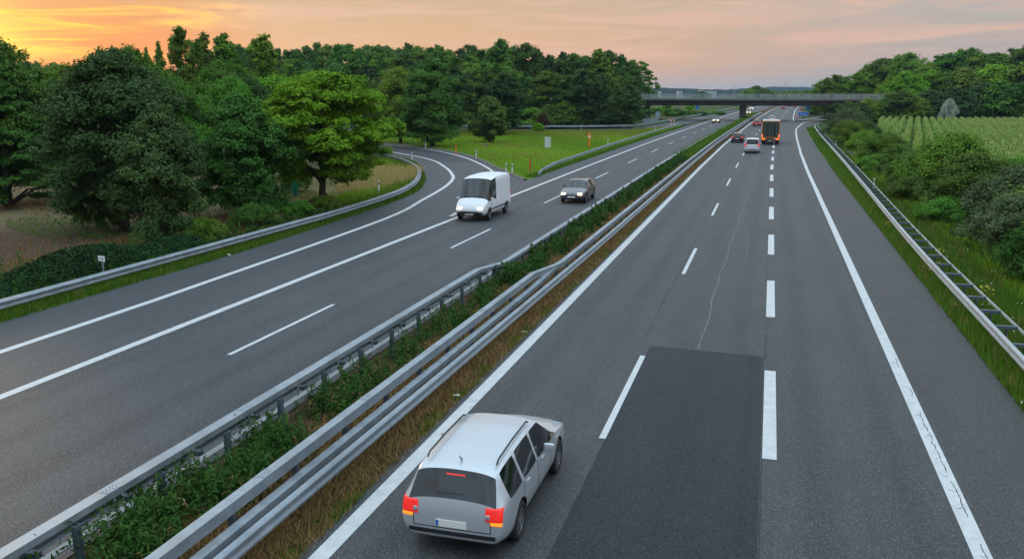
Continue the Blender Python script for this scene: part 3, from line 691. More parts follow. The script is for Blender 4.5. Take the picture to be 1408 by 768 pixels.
# ================================================================== VEGETATION
def leaf_quads(c, n, size, rng, aspect=.62):
    """diamond leaves at centres c facing n; returns verts (4k,3), faces (k,4)"""
    k = len(c); n = n / (np.linalg.norm(n, axis=1, keepdims=True) + 1e-9)
    t = rng.normal(size=(k, 3)); u = np.cross(n, t); u /= np.linalg.norm(u, axis=1, keepdims=True) + 1e-9; w = np.cross(n, u)
    L = (size * .5)[:, None]; W = L * aspect
    bend = n * L * .25
    v = np.stack([c + u * L - bend, c + w * W, c - u * L - bend, c - w * W], 1).reshape(-1, 3)
    return v, np.arange(4 * k).reshape(k, 4)
def crown_mesh(name, seed, H, Rr, zb, lobes, lr, nleaf, leaf, mt, shape='round', depth=.55, squash=.8, hollow=.0):
    rng = np.random.default_rng(seed)
    def env(t):
        """how far the outline reaches at relative height t"""
        if shape == 'round': return math.sin(math.pi * (.10 + .88 * t)) ** .6
        if shape == 'dome': return .55 + 1.5 * t if t < .3 else math.sqrt(max(0, 1 - ((t - .3) / .72) ** 2.3))
        if shape == 'ovoid': return math.sin(math.pi * min(1, .16 + .80 * t)) ** .7 * (1.15 - .42 * t)
        if shape == 'cone': return 1.12 * (1 - t) ** .8 + .04
        if shape == 'column': return math.sin(math.pi * (.12 + .84 * t)) ** .5
        return (.80 + .20 * min(1, 4 * t)) * max(0, 1 - t ** 2.4) ** .62          # skirt: full to the ground
    C, S = [], []
    wob = rng.uniform(0, 6.28, 4)
    for i in range(lobes):
        t = (i + rng.random()) / lobes; t = t ** .9
        a = rng.uniform(0, 6.28); f = rng.uniform(.66, 1.0) if rng.random() < .75 else rng.uniform(.1, .6)
        s = lr * Rr * rng.uniform(.62, 1.3)
        ir = 1 + .13 * math.sin(2 * a + wob[0]) + .10 * math.sin(3 * a + wob[1] + 4 * t)
        e = max(0, Rr * env(t) * ir - s * .55)
        z = zb + s * squash * .5 + t * (H - zb - s * squash * 1.2)
        C.append(np.array([math.cos(a) * f * e, math.sin(a) * f * e, z])); S.append(s * (.62 + .38 * min(1, e / (.5 * Rr))))
    C = np.array(C); S = np.array(S)
    pr = S ** 2.0; pr /= pr.sum()
    li = rng.choice(lobes, nleaf, p=pr)
    d = rng.normal(size=(nleaf, 3)); d /= np.linalg.norm(d, axis=1, keepdims=True)
    d[:, 2] = np.where(d[:, 2] < -.35, -d[:, 2] * .8, d[:, 2])
    rad = S[li] * (1 - depth * rng.random(nleaf) ** 1.6) * (1 + .18 * rng.normal(size=nleaf))
    # each lobe is itself made of smaller tufts
    nt_ = 9
    sub = rng.normal(size=(lobes, nt_, 3)); sub[:, :, 2] = np.abs(sub[:, :, 2]) * .9 - .25; sub /= np.linalg.norm(sub, axis=2, keepdims=True)
    si = rng.integers(0, nt_, nleaf); sd = sub[li, si]; d = d * .48 + sd * .80; d /= np.linalg.norm(d, axis=1, keepdims=True)
    rad *= (.80 + .34 * rng.random((lobes, nt_)))[li, si]
    c = C[li] + d * rad[:, None] * np.array([1, 1, squash])
    c[:, 2] = np.maximum(c[:, 2], .08 + .25 * rng.random(nleaf))
    n = d * .9 + rng.normal(size=(nleaf, 3)) * .42 + np.array([0, 0, .38])
    v, f = leaf_quads(c, n, leaf * rng.uniform(.5, 1.5, nleaf), rng)
    lt = rng.random(lobes); tt = rng.random((lobes, nt_))
    tone = np.clip(.40 * lt[li] + .32 * tt[li, si] + .28 * rng.random(nleaf), 0, 1)
    return mesh_np(name, v, f, mt, np.repeat(tone, 4)), C, S
def trunk_mesh(seed, H, zb, r0, C, limbs=10, twist=.25):
    rng = random.Random(seed); mb = MB()
    top = H * .78; pts, rads = [], []
    ox = oy = 0
    for k in range(7):
        t = k / 6; pts.append((ox, oy, -.15 + (top + .15) * t)); rads.append(r0 * (1.35 if k == 0 else 1) * (1 - .86 * t)); ox += rng.uniform(-twist, twist) * .6; oy += rng.uniform(-twist, twist) * .6
    mb.tube(pts, rads, 8)
    idx = sorted(range(len(C)), key=lambda i: -abs(C[i][0]) - abs(C[i][1]))[:limbs * 2]; rng.shuffle(idx)
    for i in idx[:limbs]:
        e = Vector(C[i]); zs = max(zb * .75, min(top * .9, e.z - .45 * math.hypot(e.x, e.y))); t = max(0, min(1, zs / top)); k = min(5, int(t * 6)); fr = t * 6 - k
        s = Vector(pts[k]).lerp(Vector(pts[k + 1]), fr); r = r0 * (1 - .86 * t) * .55
        m = s.lerp(e, .5) + Vector((rng.uniform(-.2, .2), rng.uniform(-.2, .2), .25 + .05 * (e - s).length))
        mb.tube([s, s.lerp(m, .5) , m, e], [r, r * .8, r * .55, r * .18], 6)
    return mb.mesh('trunk', M['bark'], True)
def proto(seed, H, Rr, zb, lobes, lr, nleaf, leaf, mt, shape='round', r0=.2, limbs=10, **kw):
    cr, C, S = crown_mesh('crown', seed, H, Rr, zb, lobes, lr, nleaf, leaf, M[mt], shape, **kw)
    return dict(crown=cr, trunk=trunk_mesh(seed, H, zb, r0, C, limbs), H=H, R=Rr)
mats = {}
def with_leaf(me, mt):
    """the same crown with another kind of leaf"""
    k = (me.name, mt)
    if k not in mats:
        c = me.copy(); c.materials.clear(); c.materials.append(M[mt]); mats[k] = c
    return mats[k]
def tree(p, x, y, h, width=1.0, rz=0.0, name='tree', label=None, cat='tree', group=None, leaf=None, parts=('crown', 'trunk')):
    e = empty(name, (x, y, -.06), rz, label, cat, group); s = h / p['H']; width = width
    e.scale = (s * width, s * width, s)
    for k in parts:
        me = p[k]
        if k == 'crown' and leaf: me = with_leaf(me, leaf)
        o = link({'crown': 'crown' if cat != 'bush' else 'foliage', 'trunk': 'trunk' if cat != 'bush' else 'stems'}[k], me, e)
    return e
rnd = random.Random(7)
# prototypes for the woods (seen from 150 m and more)
F = [proto(101, 18, 4.8, .8, 75, .33, 13000, .46, 'leaf_dark', 'round', .24, 8, squash=.9),
     proto(102, 18, 4.2, .6, 80, .32, 13000, .46, 'leaf_mid', 'ovoid', .24, 8, squash=1.0),
     proto(103, 18, 4.8, .8, 70, .34, 13000, .46, 'leaf_blue', 'dome', .26, 8, squash=.85),
     proto(104, 18, 3.6, .6, 90, .30, 12000, .42, 'leaf_dark', 'cone', .2, 6, squash=1.1),
     proto(105, 18, 3.4, 1.0, 70, .32, 11000, .42, 'leaf_mid', 'column', .2, 12, squash=1.3),
     proto(107, 8, 4.4, .2, 75, .32, 12000, .40, 'leaf_mid', 'skirt', .16, 8, squash=.8)]
LOOSE_P = proto(106, 14, 2.6, 2.0, 46, .23, 4200, .42, 'leaf_olive', 'column', .16, 16, depth=.7)
WL = ['leaf_dark', 'leaf_mid', 'leaf_blue', 'leaf_mid']
def wood(lst, labels, group, kinds, leaves, wr=(.85, 1.15), minw=0):
    for (x, y, h) in lst:
        k = rnd.choice(kinds); lf = rnd.choice(leaves)
        w = rnd.uniform(*wr) * (max(1, F[k]['H'] / h) if minw else 1) ** .5
        kind_word = {'leaf_dark': 'dark', 'leaf_mid': 'mid green', 'leaf_blue': 'bluish green', 'leaf_light': 'light green', 'leaf_olive': 'olive green', 'leaf_yellow': 'yellow green'}[lf]
        tree(F[k], x, y, h, w, rnd.uniform(0, 6.28), 'tree', labels % kind_word, 'tree', group)
        if lf: pass
        o = col.objects
        c = [q for q in bpy.context.scene.collection.objects[-2:] if q.name.startswith('crown')]
        if c: c[0].data = with_leaf(F[k]['crown'], lf)
wood([p for p in BACK if p[0] < -100], '%s tree of the wood at the back left beyond the field', 'trees of the wood beyond the field', [0, 1, 2, 3], ['leaf_dark', 'leaf_mid'], (.95, 1.3))
wood([p for p in BACK if p[0] >= -100], '%s tall tree of the long wood behind the slip road and meadow', 'trees of the wood behind the slip road', [0, 1, 1, 2, 4, 0], ['leaf_dark', 'leaf_dark', 'leaf_blue', 'leaf_mid', 'leaf_mid'], (.95, 1.3))
wood(MID, '%s rounded tree standing in front of the long wood behind the meadow', 'trees at the front of the wood behind the meadow', [0, 1, 2], ['leaf_dark', 'leaf_blue', 'leaf_blue', 'leaf_mid', 'leaf_olive'], (.95, 1.25), 1)
wood(UNDER, '%s low tree behind the long pale guard rail at the back of the meadow', 'low trees behind the back guard rail', [5], ['leaf_dark', 'leaf_dark', 'leaf_mid'], (1.0, 1.3), 1)
wood(RBACK, '%s tree in the last row of the wood beyond the bridge end', 'trees in the last row beyond the cornfield', [0, 1, 2, 2], ['leaf_mid', 'leaf_light', 'leaf_mid', 'leaf_dark', 'leaf_olive'], (1.0, 1.5))
wood(RMID, '%s tree in the middle row of the wood beyond the cornfield', 'trees in the middle row beyond the cornfield', [0, 1, 2, 5], ['leaf_mid', 'leaf_light', 'leaf_light', 'leaf_olive', 'leaf_mid'], (1.0, 1.3), 1)
wood(RFRONT, '%s tree in the front row at the edge of the cornfield', 'trees in the front row at the cornfield edge', [0, 2, 5], ['leaf_dark', 'leaf_dark', 'leaf_mid', 'leaf_blue'], (1.05, 1.35), 1)
wood(RLOW, '%s low tree in front of the bridge end beside the exit', 'low trees in front of the bridge end', [5], ['leaf_dark', 'leaf_mid', 'leaf_blue'], (1.0, 1.3), 1)
wood([(-43.5, 250, 6.0), (-42, 246, 7.5), (-40, 240, 5.0), (-45, 249, 9.5), (-48, 246, 10)], '%s low tree at the outer end of the bridge deck by the long wood', 'low trees at the bridge end by the long wood', [5, 0], ['leaf_dark'], (1.0, 1.2), 1)
wood(FAR, '%s far tree showing above the bridge railing', 'far trees above the bridge railing', [5], ['leaf_mid', 'leaf_dark'], (1.4, 1.9), 1)
wood(BEYOND, '%s shrubby tree seen under the bridge beyond its shade', 'shrubby trees beyond the bridge', [5], ['leaf_mid', 'leaf_dark', 'leaf_light'], (1.2, 1.7), 1)
for i, (x, y, h) in enumerate(LOOSE):
    tree(LOOSE_P, x, y, h, 1.25, 2.1 * i, 'tree', ['tallest open-crowned tree at the wood edge above the bridge end', 'slim open-crowned tree nearest the bridge deck', 'open-crowned tree half behind its taller neighbour at the wood edge'][i], 'tree', 'open-crowned trees at the bridge end', leaf='leaf_mid')
for x, y, h in ((-26, 300, 4.5), (-33, 296, 5)):
    tree(F[0], x, y, h, 1.5, x, 'tree', 'pale bluish bush-like tree in the shade beyond the bridge', 'tree', 'pale trees beyond the bridge', leaf='leaf_light')

# near trees on the left, each its own
P_oak = proto(201, 9.8, 4.3, .7, 130, .27, 120000, .165, 'leaf_blue', 'ovoid', .26, 16, squash=.8)
P_oak2 = proto(202, 8.0, 3.3, .1, 90, .30, 80000, .165, 'leaf_blue', 'skirt', .22, 14, squash=.8)
P_walnut = proto(203, 8.9, 4.2, 1.5, 140, .22, 110000, .18, 'leaf_yellow', 'dome', .24, 18, squash=.65)
P_mid = proto(204, 12, 5.0, .6, 110, .28, 90000, .22, 'leaf_dark', 'round', .3, 14)
P_pop = proto(205, 14, 1.7, 1.5, 110, .26, 13000, .24, 'leaf_olive', 'column', .13, 40, depth=.8, squash=1.4)
P_pop2 = proto(215, 14, 1.9, 2.5, 80, .24, 8000, .24, 'leaf_olive', 'cone', .13, 40, depth=.85, squash=1.5)
P_spruce = proto(206, 11, 3.8, .3, 130, .24, 80000, .17, 'leaf_dark', 'cone', .22, 14, squash=.5)
P_green = proto(207, 9, 4.0, .6, 100, .28, 60000, .22, 'leaf_light', 'dome', .2, 12)
P_big = proto(208, 12.5, 4.8, .3, 130, .27, 80000, .25, 'leaf_dark', 'skirt', .3, 12, squash=.85)
P_small = proto(209, 7, 3.0, .15, 80, .30, 24000, .30, 'leaf_dark', 'skirt', .2, 8, squash=.9)
T = [(P_spruce, 'conifer', -48.6, 46.5, 9.6, 1.15, .3, None, 'dark conifer with drooping lower boughs at the far left field edge'),
     (P_mid, 'tree', -50.8, 48.5, 11.6, .80, 1.1, 'leaf_dark', 'tall dark tree behind the drooping conifer at the left edge of the view'),
     (P_mid, 'tree', -66.5, 72, 10.3, 1.0, 2.0, 'leaf_mid', 'round tree at the far side of the brown field under the sunset glow'),
     (P_mid, 'tree', -58.5, 66, 9.4, .9, 4.0, 'leaf_dark', 'low dark tree behind the brown field next to the round sunset tree'),
     (P_oak, 'tree', -33.8, 39.8, 9.9, 1.02, .6, None, 'large bluish tree whose boughs hang to the ground beside the brown field'),
     (P_oak2, 'tree', -29.7, 38.0, 7.2, .95, 2.2, None, 'dense dark tree hanging over the guard rail beside the slip road'),
     (P_mid, 'tree', -45.5, 55.5, 10.9, .72, 3.0, 'leaf_mid', 'high-topped green tree rising behind the large bluish tree'),
     (P_mid, 'tree', -38.5, 58, 9.0, .8, 5.0, 'leaf_blue', 'shaggy tree between the large bluish tree and the yellow-green one'),
     (P_oak2, 'tree', -30.6, 46.4, 7.6, 1.0, 4.2, 'leaf_dark', 'ivy-clad dark tree beside the slip road guard rail before the yellow-green tree'),
     (P_walnut, 'tree', -28.2, 52.2, 8.85, 1.14, 1.5, None, 'broad yellow-green tree with a short dark trunk beside the slip road'),
     (P_green, 'tree', -49, 80, 9.2, 1.05, 1.0, None, 'light green domed tree behind the yellow-green tree'),
     (P_green, 'tree', -57, 86, 8.9, 1.1, 3.0, None, 'light green tree standing further from the slip road, below the poplars'),
     (P_big, 'tree', -45.3, 115.5, 12.6, 1.02, 0.4, 'leaf_dark', 'big dark round tree on the outside of the slip road bend'),
     (P_mid, 'tree', -48.0, 62, 9.3, .95, 2.6, 'leaf_mid', 'broad green tree behind the two field shrubs, before the poplars'),
     (P_mid, 'tree', -56.5, 60, 8.6, 1.0, 0.9, 'leaf_blue', 'bluish tree at the far side of the field beside the drooping conifer'),
     (P_mid, 'tree', -33.5, 50.5, 8.6, .66, 1.7, 'leaf_mid', 'mid green tree crowding the yellow-green tree on its field side'),
     (P_mid, 'tree', -50.5, 74, 10.6, .9, 5.2, 'leaf_mid', 'tall green tree between the poplars and the light green domed trees'),
     (P_small, 'tree', -41.3, 129, 7.2, 1.05, 2.4, 'leaf_dark', 'small round dark tree standing on the green meadow'),
     (P_mid, 'tree', -53.0, 122, 11.3, .9, 2.9, 'leaf_mid', 'tree just behind the big dark one at the slip road bend'),
     (P_mid, 'tree', -78.5, 120, 14.6, .9, 1.9, 'leaf_blue', 'tall bluish tree rising behind the light green domed trees')]
for p, nm, x, y, h, w, rz, lf, lab in T: tree(p, x, y, h, w, rz, nm, lab, 'tree', None, lf)
POP = [(-64.9, 84, 13.2, 1.0), (-60.7, 82, 14.4, 1.1), (-60.6, 86, 13.9, 1.0), (-56.6, 84, 13.8, 1.2), (-68.1, 86, 12.7, .9), (-53.7, 62, 11.4, .7), (-71.8, 85, 12.9, .8), (-54.4, 88, 13.9, 1.3), (-58.4, 83, 14.0, .9), (-62.8, 87, 13.4, .9)]
PL = ['slender open poplar with gaps in its top, between two taller poplars', 'tallest open poplar against the sunset sky', 'open poplar right behind the tallest one', 'broader poplar nearest the edge of the long wood', 'thin poplar at the outer end of the poplar row', 'lone thin poplar top rising by itself out of the round crowns', 'thinnest poplar, standing a little apart from the row', 'poplar with the fullest crown beside the long wood', 'narrow poplar squeezed between the tallest and the broad one', 'half-hidden thin poplar behind the slender one with gaps']
for i, (x, y, h, w) in enumerate(POP): tree(P_pop2 if i in (0, 4, 5, 6, 8) else P_pop, x, y, h, w, 1.3 * i, 'poplar', PL[i], 'tree', 'poplars against the sunset', 'leaf_mid' if i in (3, 7) else None)

# bushes
B_round = proto(301, 3, 2.2, .05, 100, .22, 36000, .095, 'leaf_dark', 'skirt', .05, 10, squash=1.15)
B_willow = proto(302, 3, 2.2, .05, 130, .17, 34000, .085, 'leaf_grey', 'skirt', .05, 14, depth=.85, squash=1.7)
B_low = proto(303, 1.5, 1.5, .02, 70, .24, 16000, .075, 'leaf_dark', 'skirt', .03, 6, squash=1.1)
BU = [(B_round, 15.2, 62, 3.6, 1.1, 'leaf_mid', 'green bush between the corn and the broad dark bush'),
      (B_willow, 15.5, 54, 4.2, 1.0, 'leaf_grey', 'tallest grey willow bush, furthest into the cornfield edge'),
      (B_round, 16.0, 47, 4.0, 1.1, 'leaf_dark', 'dark bush at the cornfield edge behind the olive bush'),
      (B_low, 10.0, 55, 1.6, 1.2, 'leaf_mid', 'small green bush at the foot of the broad dark bush'),
      (B_low, 9.9, 91, 1.7, 1.2, 'leaf_mid', 'small green bush on the verge beyond the dark low one'),
      (B_round, 12.6, 106, 3.3, 1.1, 'leaf_dark', 'dark bush behind the wide green one at the cornfield corner'),(B_willow, 11.6, 146, 5.4, 1.05, 'leaf_grey', 'large grey-green willow bush beside the exit, in front of the bridge'),
      (B_round, 10.6, 131, 3.9, .95, 'leaf_mid', 'green bush below the grey willow near the exit'),
      (B_round, 12.9, 138, 3.6, 1.2, 'leaf_dark', 'dark bush tucked behind the green bush near the exit'),
      (B_round, 10.9, 114, 3.2, 1.0, 'leaf_mid', 'rounded green bush on the verge, third along from the exit'),
      (B_round, 11.0, 98, 3.4, 1.1, 'leaf_mid', 'wide green bush on the verge at the corner of the cornfield'),
      (B_round, 11.2, 85, 3.1, 1.0, 'leaf_dark', 'dark low bush on the verge beside the corn'),
      (B_round, 11.0, 75, 3.2, 1.0, 'leaf_dark', 'dark round bush on the verge where the corn begins'),
      (B_round, 12.4, 68, 4.9, .95, 'leaf_mid', 'tall green bush in front of the corn rows'),
      (B_low, 9.9, 66, 1.9, 1.2, 'leaf_dark', 'small dark bush at the foot of the tall green bush'),
      (B_round, 12.0, 58, 4.1, 1.1, 'leaf_dark', 'broad dark bush beside the grey willows'),
      (B_willow, 12.6, 51, 3.9, 1.05, 'leaf_grey', 'tall grey willow bush halfway along the verge'),
      (B_willow, 11.2, 45, 3, 1.15, 'leaf_grey', 'spreading grey willow bush behind the guard rail'),
      (B_round, 13.6, 46, 4.1, 1.1, 'leaf_olive', 'olive bush standing behind the grey willows'),
      (B_round, 11.2, 38.5, 3.1, 1.0, 'leaf_dark', 'dark bush at the edge of the view behind the guard rail'),
      (B_round, 13.5, 40, 4.1, 1.1, 'leaf_mid', 'green bush at the edge of the view, behind the dark one'),
      (B_round, 12.4, 33, 2.9, 1.1, 'leaf_dark', 'lowest dark bush at the edge of the view by the guard rail'),
      (B_willow, 39.9, 228.5, 6.4, .55, 'leaf_silver', 'pale silvery tree-like bush against the dark wood beyond the corn'),
      (B_low, -34.4, 39.4, 1.7, .55, 'leaf_dark', 'small dark shrub under the large bluish tree on the field'),
      (B_low, -37.0, 40.2, 1.6, .5, 'leaf_dark', 'small dark shrub on the ploughed strip, further from the road'),
      (B_low, -26.9, 46.5, 1.2, 1.0, 'leaf_mid', 'low shrub at the foot of the ivy-clad tree behind the guard rail'),
      (B_low, -27.3, 42.5, 1.5, 1.0, 'leaf_dark', 'shrub behind the guard rail below the dark overhanging tree'),
      (B_low, -27.0, 37.4, 1.4, 1.0, 'leaf_mid', 'light shrub against the guard rail where the bramble hedge ends'),
      (B_low, -27.2, 50.0, 1.1, 1.1, 'leaf_olive', 'low shrub behind the guard rail under the yellow-green tree'),
      (B_round, -41.5, 84.5, 2.6, .9, 'leaf_mid', 'green bush inside the slip road bend beyond the dry grass'),
      (B_round, -44.5, 86, 3.2, .9, 'leaf_dark', 'dark bush inside the slip road bend behind the green one'),
      (B_round, -34.8, 60, 2.3, .9, 'leaf_dark', 'dark evergreen bush beside the green post on the field'),
      (B_round, -46, 181, 3.6, .55, 'leaf_rust', 'reddish withered bush in front of the wood behind the meadow'),
      (B_round, -44, 169, 1.8, 1.2, 'leaf_light', 'light green low bush on the bank behind the meadow')]
for i, (p, x, y, h, w, lf, lab) in enumerate(BU):
    tree(p, x, y, h, w, 1.7 * i, 'bush', lab, 'bush', 'bushes along the right verge' if 0 < x < 20 else None, lf)
# bramble hedge behind the rail on the left
def bank_of_leaves(name, path, width, height, n, leaf, mt, seed):
    rng = np.random.default_rng(seed); P = np.array(path); seg = rng.integers(0, len(P) - 1, n); t = rng.random(n)
    c = P[seg] * (1 - t)[:, None] + P[seg + 1] * t[:, None]
    s = seg + t; hh = height * (.62 + .25 * np.sin(s * 2.1 + seed) + .2 * np.sin(s * 5.3))
    o = rng.uniform(-1, 1, n); z = hh * np.sqrt(np.maximum(0, 1 - o ** 2)) * rng.random(n) ** .35
    c = np.stack([c[:, 0] + o * width, c[:, 1] + rng.normal(0, .3, n), z + .05], 1)
    nn = rng.normal(size=(n, 3)) * .6 + np.stack([o, 0 * o, np.full(n, .8)], 1)
    v, f = leaf_quads(c, nn, leaf * rng.uniform(.6, 1.4, n), rng)
    return mesh_np(name, v, f, M[mt], np.repeat(rng.random(n), 4))
h = empty('hedge', (-27.3, 20, 0), 0, 'low dark bramble hedge running behind the slip road guard rail', 'hedge'); h.location = (0, 0, 0)
link('foliage', bank_of_leaves('foliage', [(-26.9, 8), (-27.0, 16), (-27.1, 24), (-26.9, 31), (-26.7, 35.5)], 1.1, 1.15, 46000, .12, 'leaf_hedge', 2), h)

# ------------------------------------------------------------------ grass, weeds, straw, corn
def blades(name, xy, h, w, mt, seed, tone=None, lean=.35, z=0.0):
    rng = np.random.default_rng(seed); n = len(xy); a = rng.uniform(0, 2 * np.pi, n); b = rng.uniform(0, 2 * np.pi, n)
    h = np.broadcast_to(h, (n,)) * rng.uniform(.55, 1.35, n); w = np.broadcast_to(w, (n,))
    l = lean * h * rng.random(n)
    base = np.c_[xy, np.full(n, z)]
    u = np.stack([np.cos(a), np.sin(a), 0 * a], 1) * (w / 2)[:, None]
    tip = base + np.stack([np.cos(b) * l, np.sin(b) * l, h], 1)
    v = np.stack([base - u, base + u, tip], 1).reshape(-1, 3)
    tn = rng.random(n) if tone is None else tone
    return tag(link(name, mesh_np(name, v, np.arange(3 * n).reshape(n, 3), M[mt], np.repeat(tn, 3))), kind='stuff')
rng = np.random.default_rng(21)
def scatter(n, xa, xb, ya, yb, dens=1.6, curve=True, clump=0.0):
    """points along the road, thinning with distance"""
    y = ya + (yb - ya) * rng.random(n) ** dens; x = xa + (xb - xa) * rng.random(n)
    if clump:
        k = np.sin(x * 3.1 + y * 1.7) + np.sin(y * .9 - x * 2.3) + np.sin(y * 2.9 + 1.3); m = k > (rng.normal(0, 1, n) * (1 - clump)); x, y = x[m], y[m]
    if curve: x = x + np.interp(y, CY, CX)
    return np.c_[x, y]
s = scatter(70000, 6.14, 9.6, 12, 100, 1.5)
tag(blades('grass', s, .14 + .26 * rng.random(len(s)) ** 2, .022 + .0009 * s[:, 1], 'grassblade', 1), 'short green grass on the right verge below the guard rail', 'grass')
s = scatter(34000, 9.0, 14.5, 20, 110, 1.3); blades('grass', s, .34, .05, 'meadowblade', 2)
s = scatter(9000, 6.2, 9.3, 90, 205, 1.0); blades('grass', s, .25, .12, 'grassblade', 3)
s = scatter(5000, 6.2, 9.4, 14, 80, 1.2, clump=.6); blades('grass', s, .45, .03, 'strawblade', 4)
def flowers(name, s, mt, lo, hi, size, seed):
    r = np.random.default_rng(seed); n = len(s); c = np.c_[s, lo + (hi - lo) * r.random(n)]
    v, f = leaf_quads(c, np.tile([0, 0, 1.0], (n, 1)) + r.normal(0, .3, (n, 3)), np.full(n, size), r, 1.0)
    return tag(link(name, mesh_np(name, v, f, M[mt])), kind='stuff')
ys = []
for px, py in ((6.75, 39), (7.0, 40.2), (8.0, 35), (6.6, 52), (7.9, 44), (8.6, 30.5)):
    ys.append(np.c_[px + rng.normal(0, .14, 26), py + rng.normal(0, .3, 26)])
flowers('flowers', np.concatenate(ys), 'flower', .2, .4, .07, 1)
s = scatter(420, 6.4, 9.4, 18, 60, 1.3, clump=.6); flowers('flowers', s, 'flower_white', .2, .38, .045, 2)
# left verge strip, follows the slip road
pv = np.array(pav); d = np.r_[0, np.cumsum(np.hypot(*np.diff(pv, axis=0).T))]
def along(n, o0, o1, a, b):
    q = a + (b - a) * rng.random(n); x = np.interp(q, d, pv[:, 0]); y = np.interp(q, d, pv[:, 1]); x2 = np.interp(q + .5, d, pv[:, 0]); y2 = np.interp(q + .5, d, pv[:, 1])
    l = np.hypot(x2 - x, y2 - y) + 1e-9; o = o0 + (o1 - o0) * rng.random(n); return np.c_[x - (y2 - y) / l * o, y + (x2 - x) / l * o]
blades('grass', along(36000, -.02, 2.6, 30, 80), .24, .05, 'grassblade', 5)
blades('grass', along(16000, -.02, 2.6, 80, 150), .26, .08, 'grassblade', 6)
blades('dry_grass', along(4000, .2, 2.6, 30, 140), .3, .05, 'strawblade', 18)
blades('grass', along(6000, .8, 5.0, 84, 125), .3, .08, 'meadowblade', 7)
s = np.c_[rng.uniform(-32, -26.3, 9000), rng.uniform(20, 52, 9000)]; blades('grass', s, .3, .05, 'strawblade', 8)
s = np.c_[rng.uniform(-52, -28, 16000), rng.uniform(26, 62, 16000)]; s = s[(np.sin(s[:, 1] * .55 + s[:, 0] * .12) + .4 * np.sin(s[:, 0] * .7)) > -.1]; blades('grass', s, .14, .06, 'strawblade', 9)
s = np.c_[rng.uniform(-40, -29, 9000), rng.uniform(60, 79, 9000)]
s = s[(s[:, 0] > -26 - (s[:, 1] - 50) * .55) & (s[:, 0] < -21.5 - (s[:, 1] - 50) * .36)]; tag(blades('dry_grass', s, .75, .05, 'wheatblade', 10), 'tall dry straw-coloured grass inside the slip road bend', 'grass')
s = np.c_[rng.uniform(-52, -27.5, 26000), rng.uniform(24, 60, 26000)]; s = s[(np.sin(s[:, 1] * .62 + s[:, 0] * .16 + 2) + .6 * np.sin(s[:, 0] * .5 + s[:, 1] * .2)) > .55]; blades('grass', s, .13, .06, 'grassblade', 19)
# meadow
def inside(p, poly):
    x, y = p[:, 0], p[:, 1]; c = np.zeros(len(p), bool); q = poly[-1]
    for r in poly:
        m = ((r[1] > y) != (q[1] > y)); xx = (q[0] - r[0]) * (y - r[1]) / ((q[1] - r[1]) or 1e-9) + r[0]; c ^= m & (x < xx); q = r
    return c
mpoly = [(-20.3, 76)] + [(a - .4, b + .5) for a, b in ker] + [(-80, 164), (-60, 170), (-38, 175), (-27, 183), (-21, 205), (-20.2, 150)]
s = np.c_[rng.uniform(-80, -20, 90000), rng.uniform(75, 200, 90000)]; s = s[inside(s, mpoly)]
tn = np.clip(.5 + .35 * np.sin(s[:, 0] * .21 + s[:, 1] * .13) + .3 * rng.normal(size=len(s)), 0, 1)
tag(blades('meadow_grass', s, .24, .13, 'meadowblade', 11, tn), 'bright green meadow grass between slip road and motorway', 'grass')
s = np.c_[rng.uniform(-60, -22, 6000), rng.uniform(78, 175, 6000)]; s = s[(np.sin(s[:, 0] * .33 + 1.2 * np.sin(s[:, 1] * .11)) + np.sin(s[:, 1] * .27)) > .75]; s = s[inside(s, mpoly)]; blades('dry_grass', s, .32, .12, 'strawblade', 17)
s = np.c_[rng.uniform(-60, -22, 4000), rng.uniform(150, 200, 4000)]; s = s[inside(s, mpoly)]; blades('dry_grass', s, .4, .14, 'strawblade', 12)
s = scatter(9000, -20.9, -19.98, 76, 205, 1.2); blades('grass', s, .25, .08, 'grassblade', 13)
# median: dry grass on one side, weeds on the other
s = scatter(66000, -9.6, -6.9, 8, 120, 2.0); tag(blades('dry_grass', s, .13, .014 + .0011 * s[:, 1], 'strawblade', 14, lean=1.2), 'short brown dry grass along the median rail', 'grass')
s = scatter(9000, -7.25, -6.9, 8, 100, 1.6, clump=.35); blades('grass', s, .12, .03, 'grassblade', 15)
s = scatter(14000, -10.4, -8.4, 100, 330, 1.0); blades('grass', s, .75, .16, 'grassblade', 16)
def weeds(name, xy, h, mt, seed, leaf):
    """upright leafy stems"""
    r = np.random.default_rng(seed); n = len(xy); k = 28
    hh = h * r.uniform(.4, 1.3, n); lean = r.normal(0, .16, (n, 2))
    t = (np.arange(k) + r.random((n, k))) / k; z = t * hh[:, None]
    a = r.uniform(0, 6.28, (n, k)); rad = .14 * (1.15 - t) * (.6 + hh[:, None])
    c = np.stack([xy[:, :1] + lean[:, :1] * z + np.cos(a) * rad, xy[:, 1:] + lean[:, 1:] * z + np.sin(a) * rad, z + .02], 2).reshape(-1, 3)
    nn = np.stack([np.cos(a), np.sin(a), np.full_like(a, 1.1)], 2).reshape(-1, 3) + r.normal(0, .45, (n * k, 3))
    v, f = leaf_quads(c, nn, 1.35 * leaf * r.uniform(.5, 1.5, n * k), r, .30)
    return tag(link(name, mesh_np(name, v, f, M[mt], np.repeat(np.clip(np.repeat(r.random(n), k) * .6 + .4 * r.random(n * k), 0, 1), 4))), kind='stuff')
s = scatter(1300, -10.05, -9.0, 8, 34, 1.1, clump=.12); tag(weeds('weeds', s, .60, 'weed', 1, .085), 'leafy green weeds growing between the two median rails', 'weeds')
s = scatter(800, -10.3, -8.75, 7.5, 16, 1.0, clump=.1); weeds('weeds', s, .72, 'weed', 5, .085)
s = scatter(500, -10.1, -8.5, 8, 60, 1.2, clump=.5); weeds('dead_stems', s, .5, 'strawblade', 6, .06)
s = scatter(160, -27.9, -26.0, 10, 36, 1.0); weeds('weeds', s, 1.3, 'weed', 7, .12)
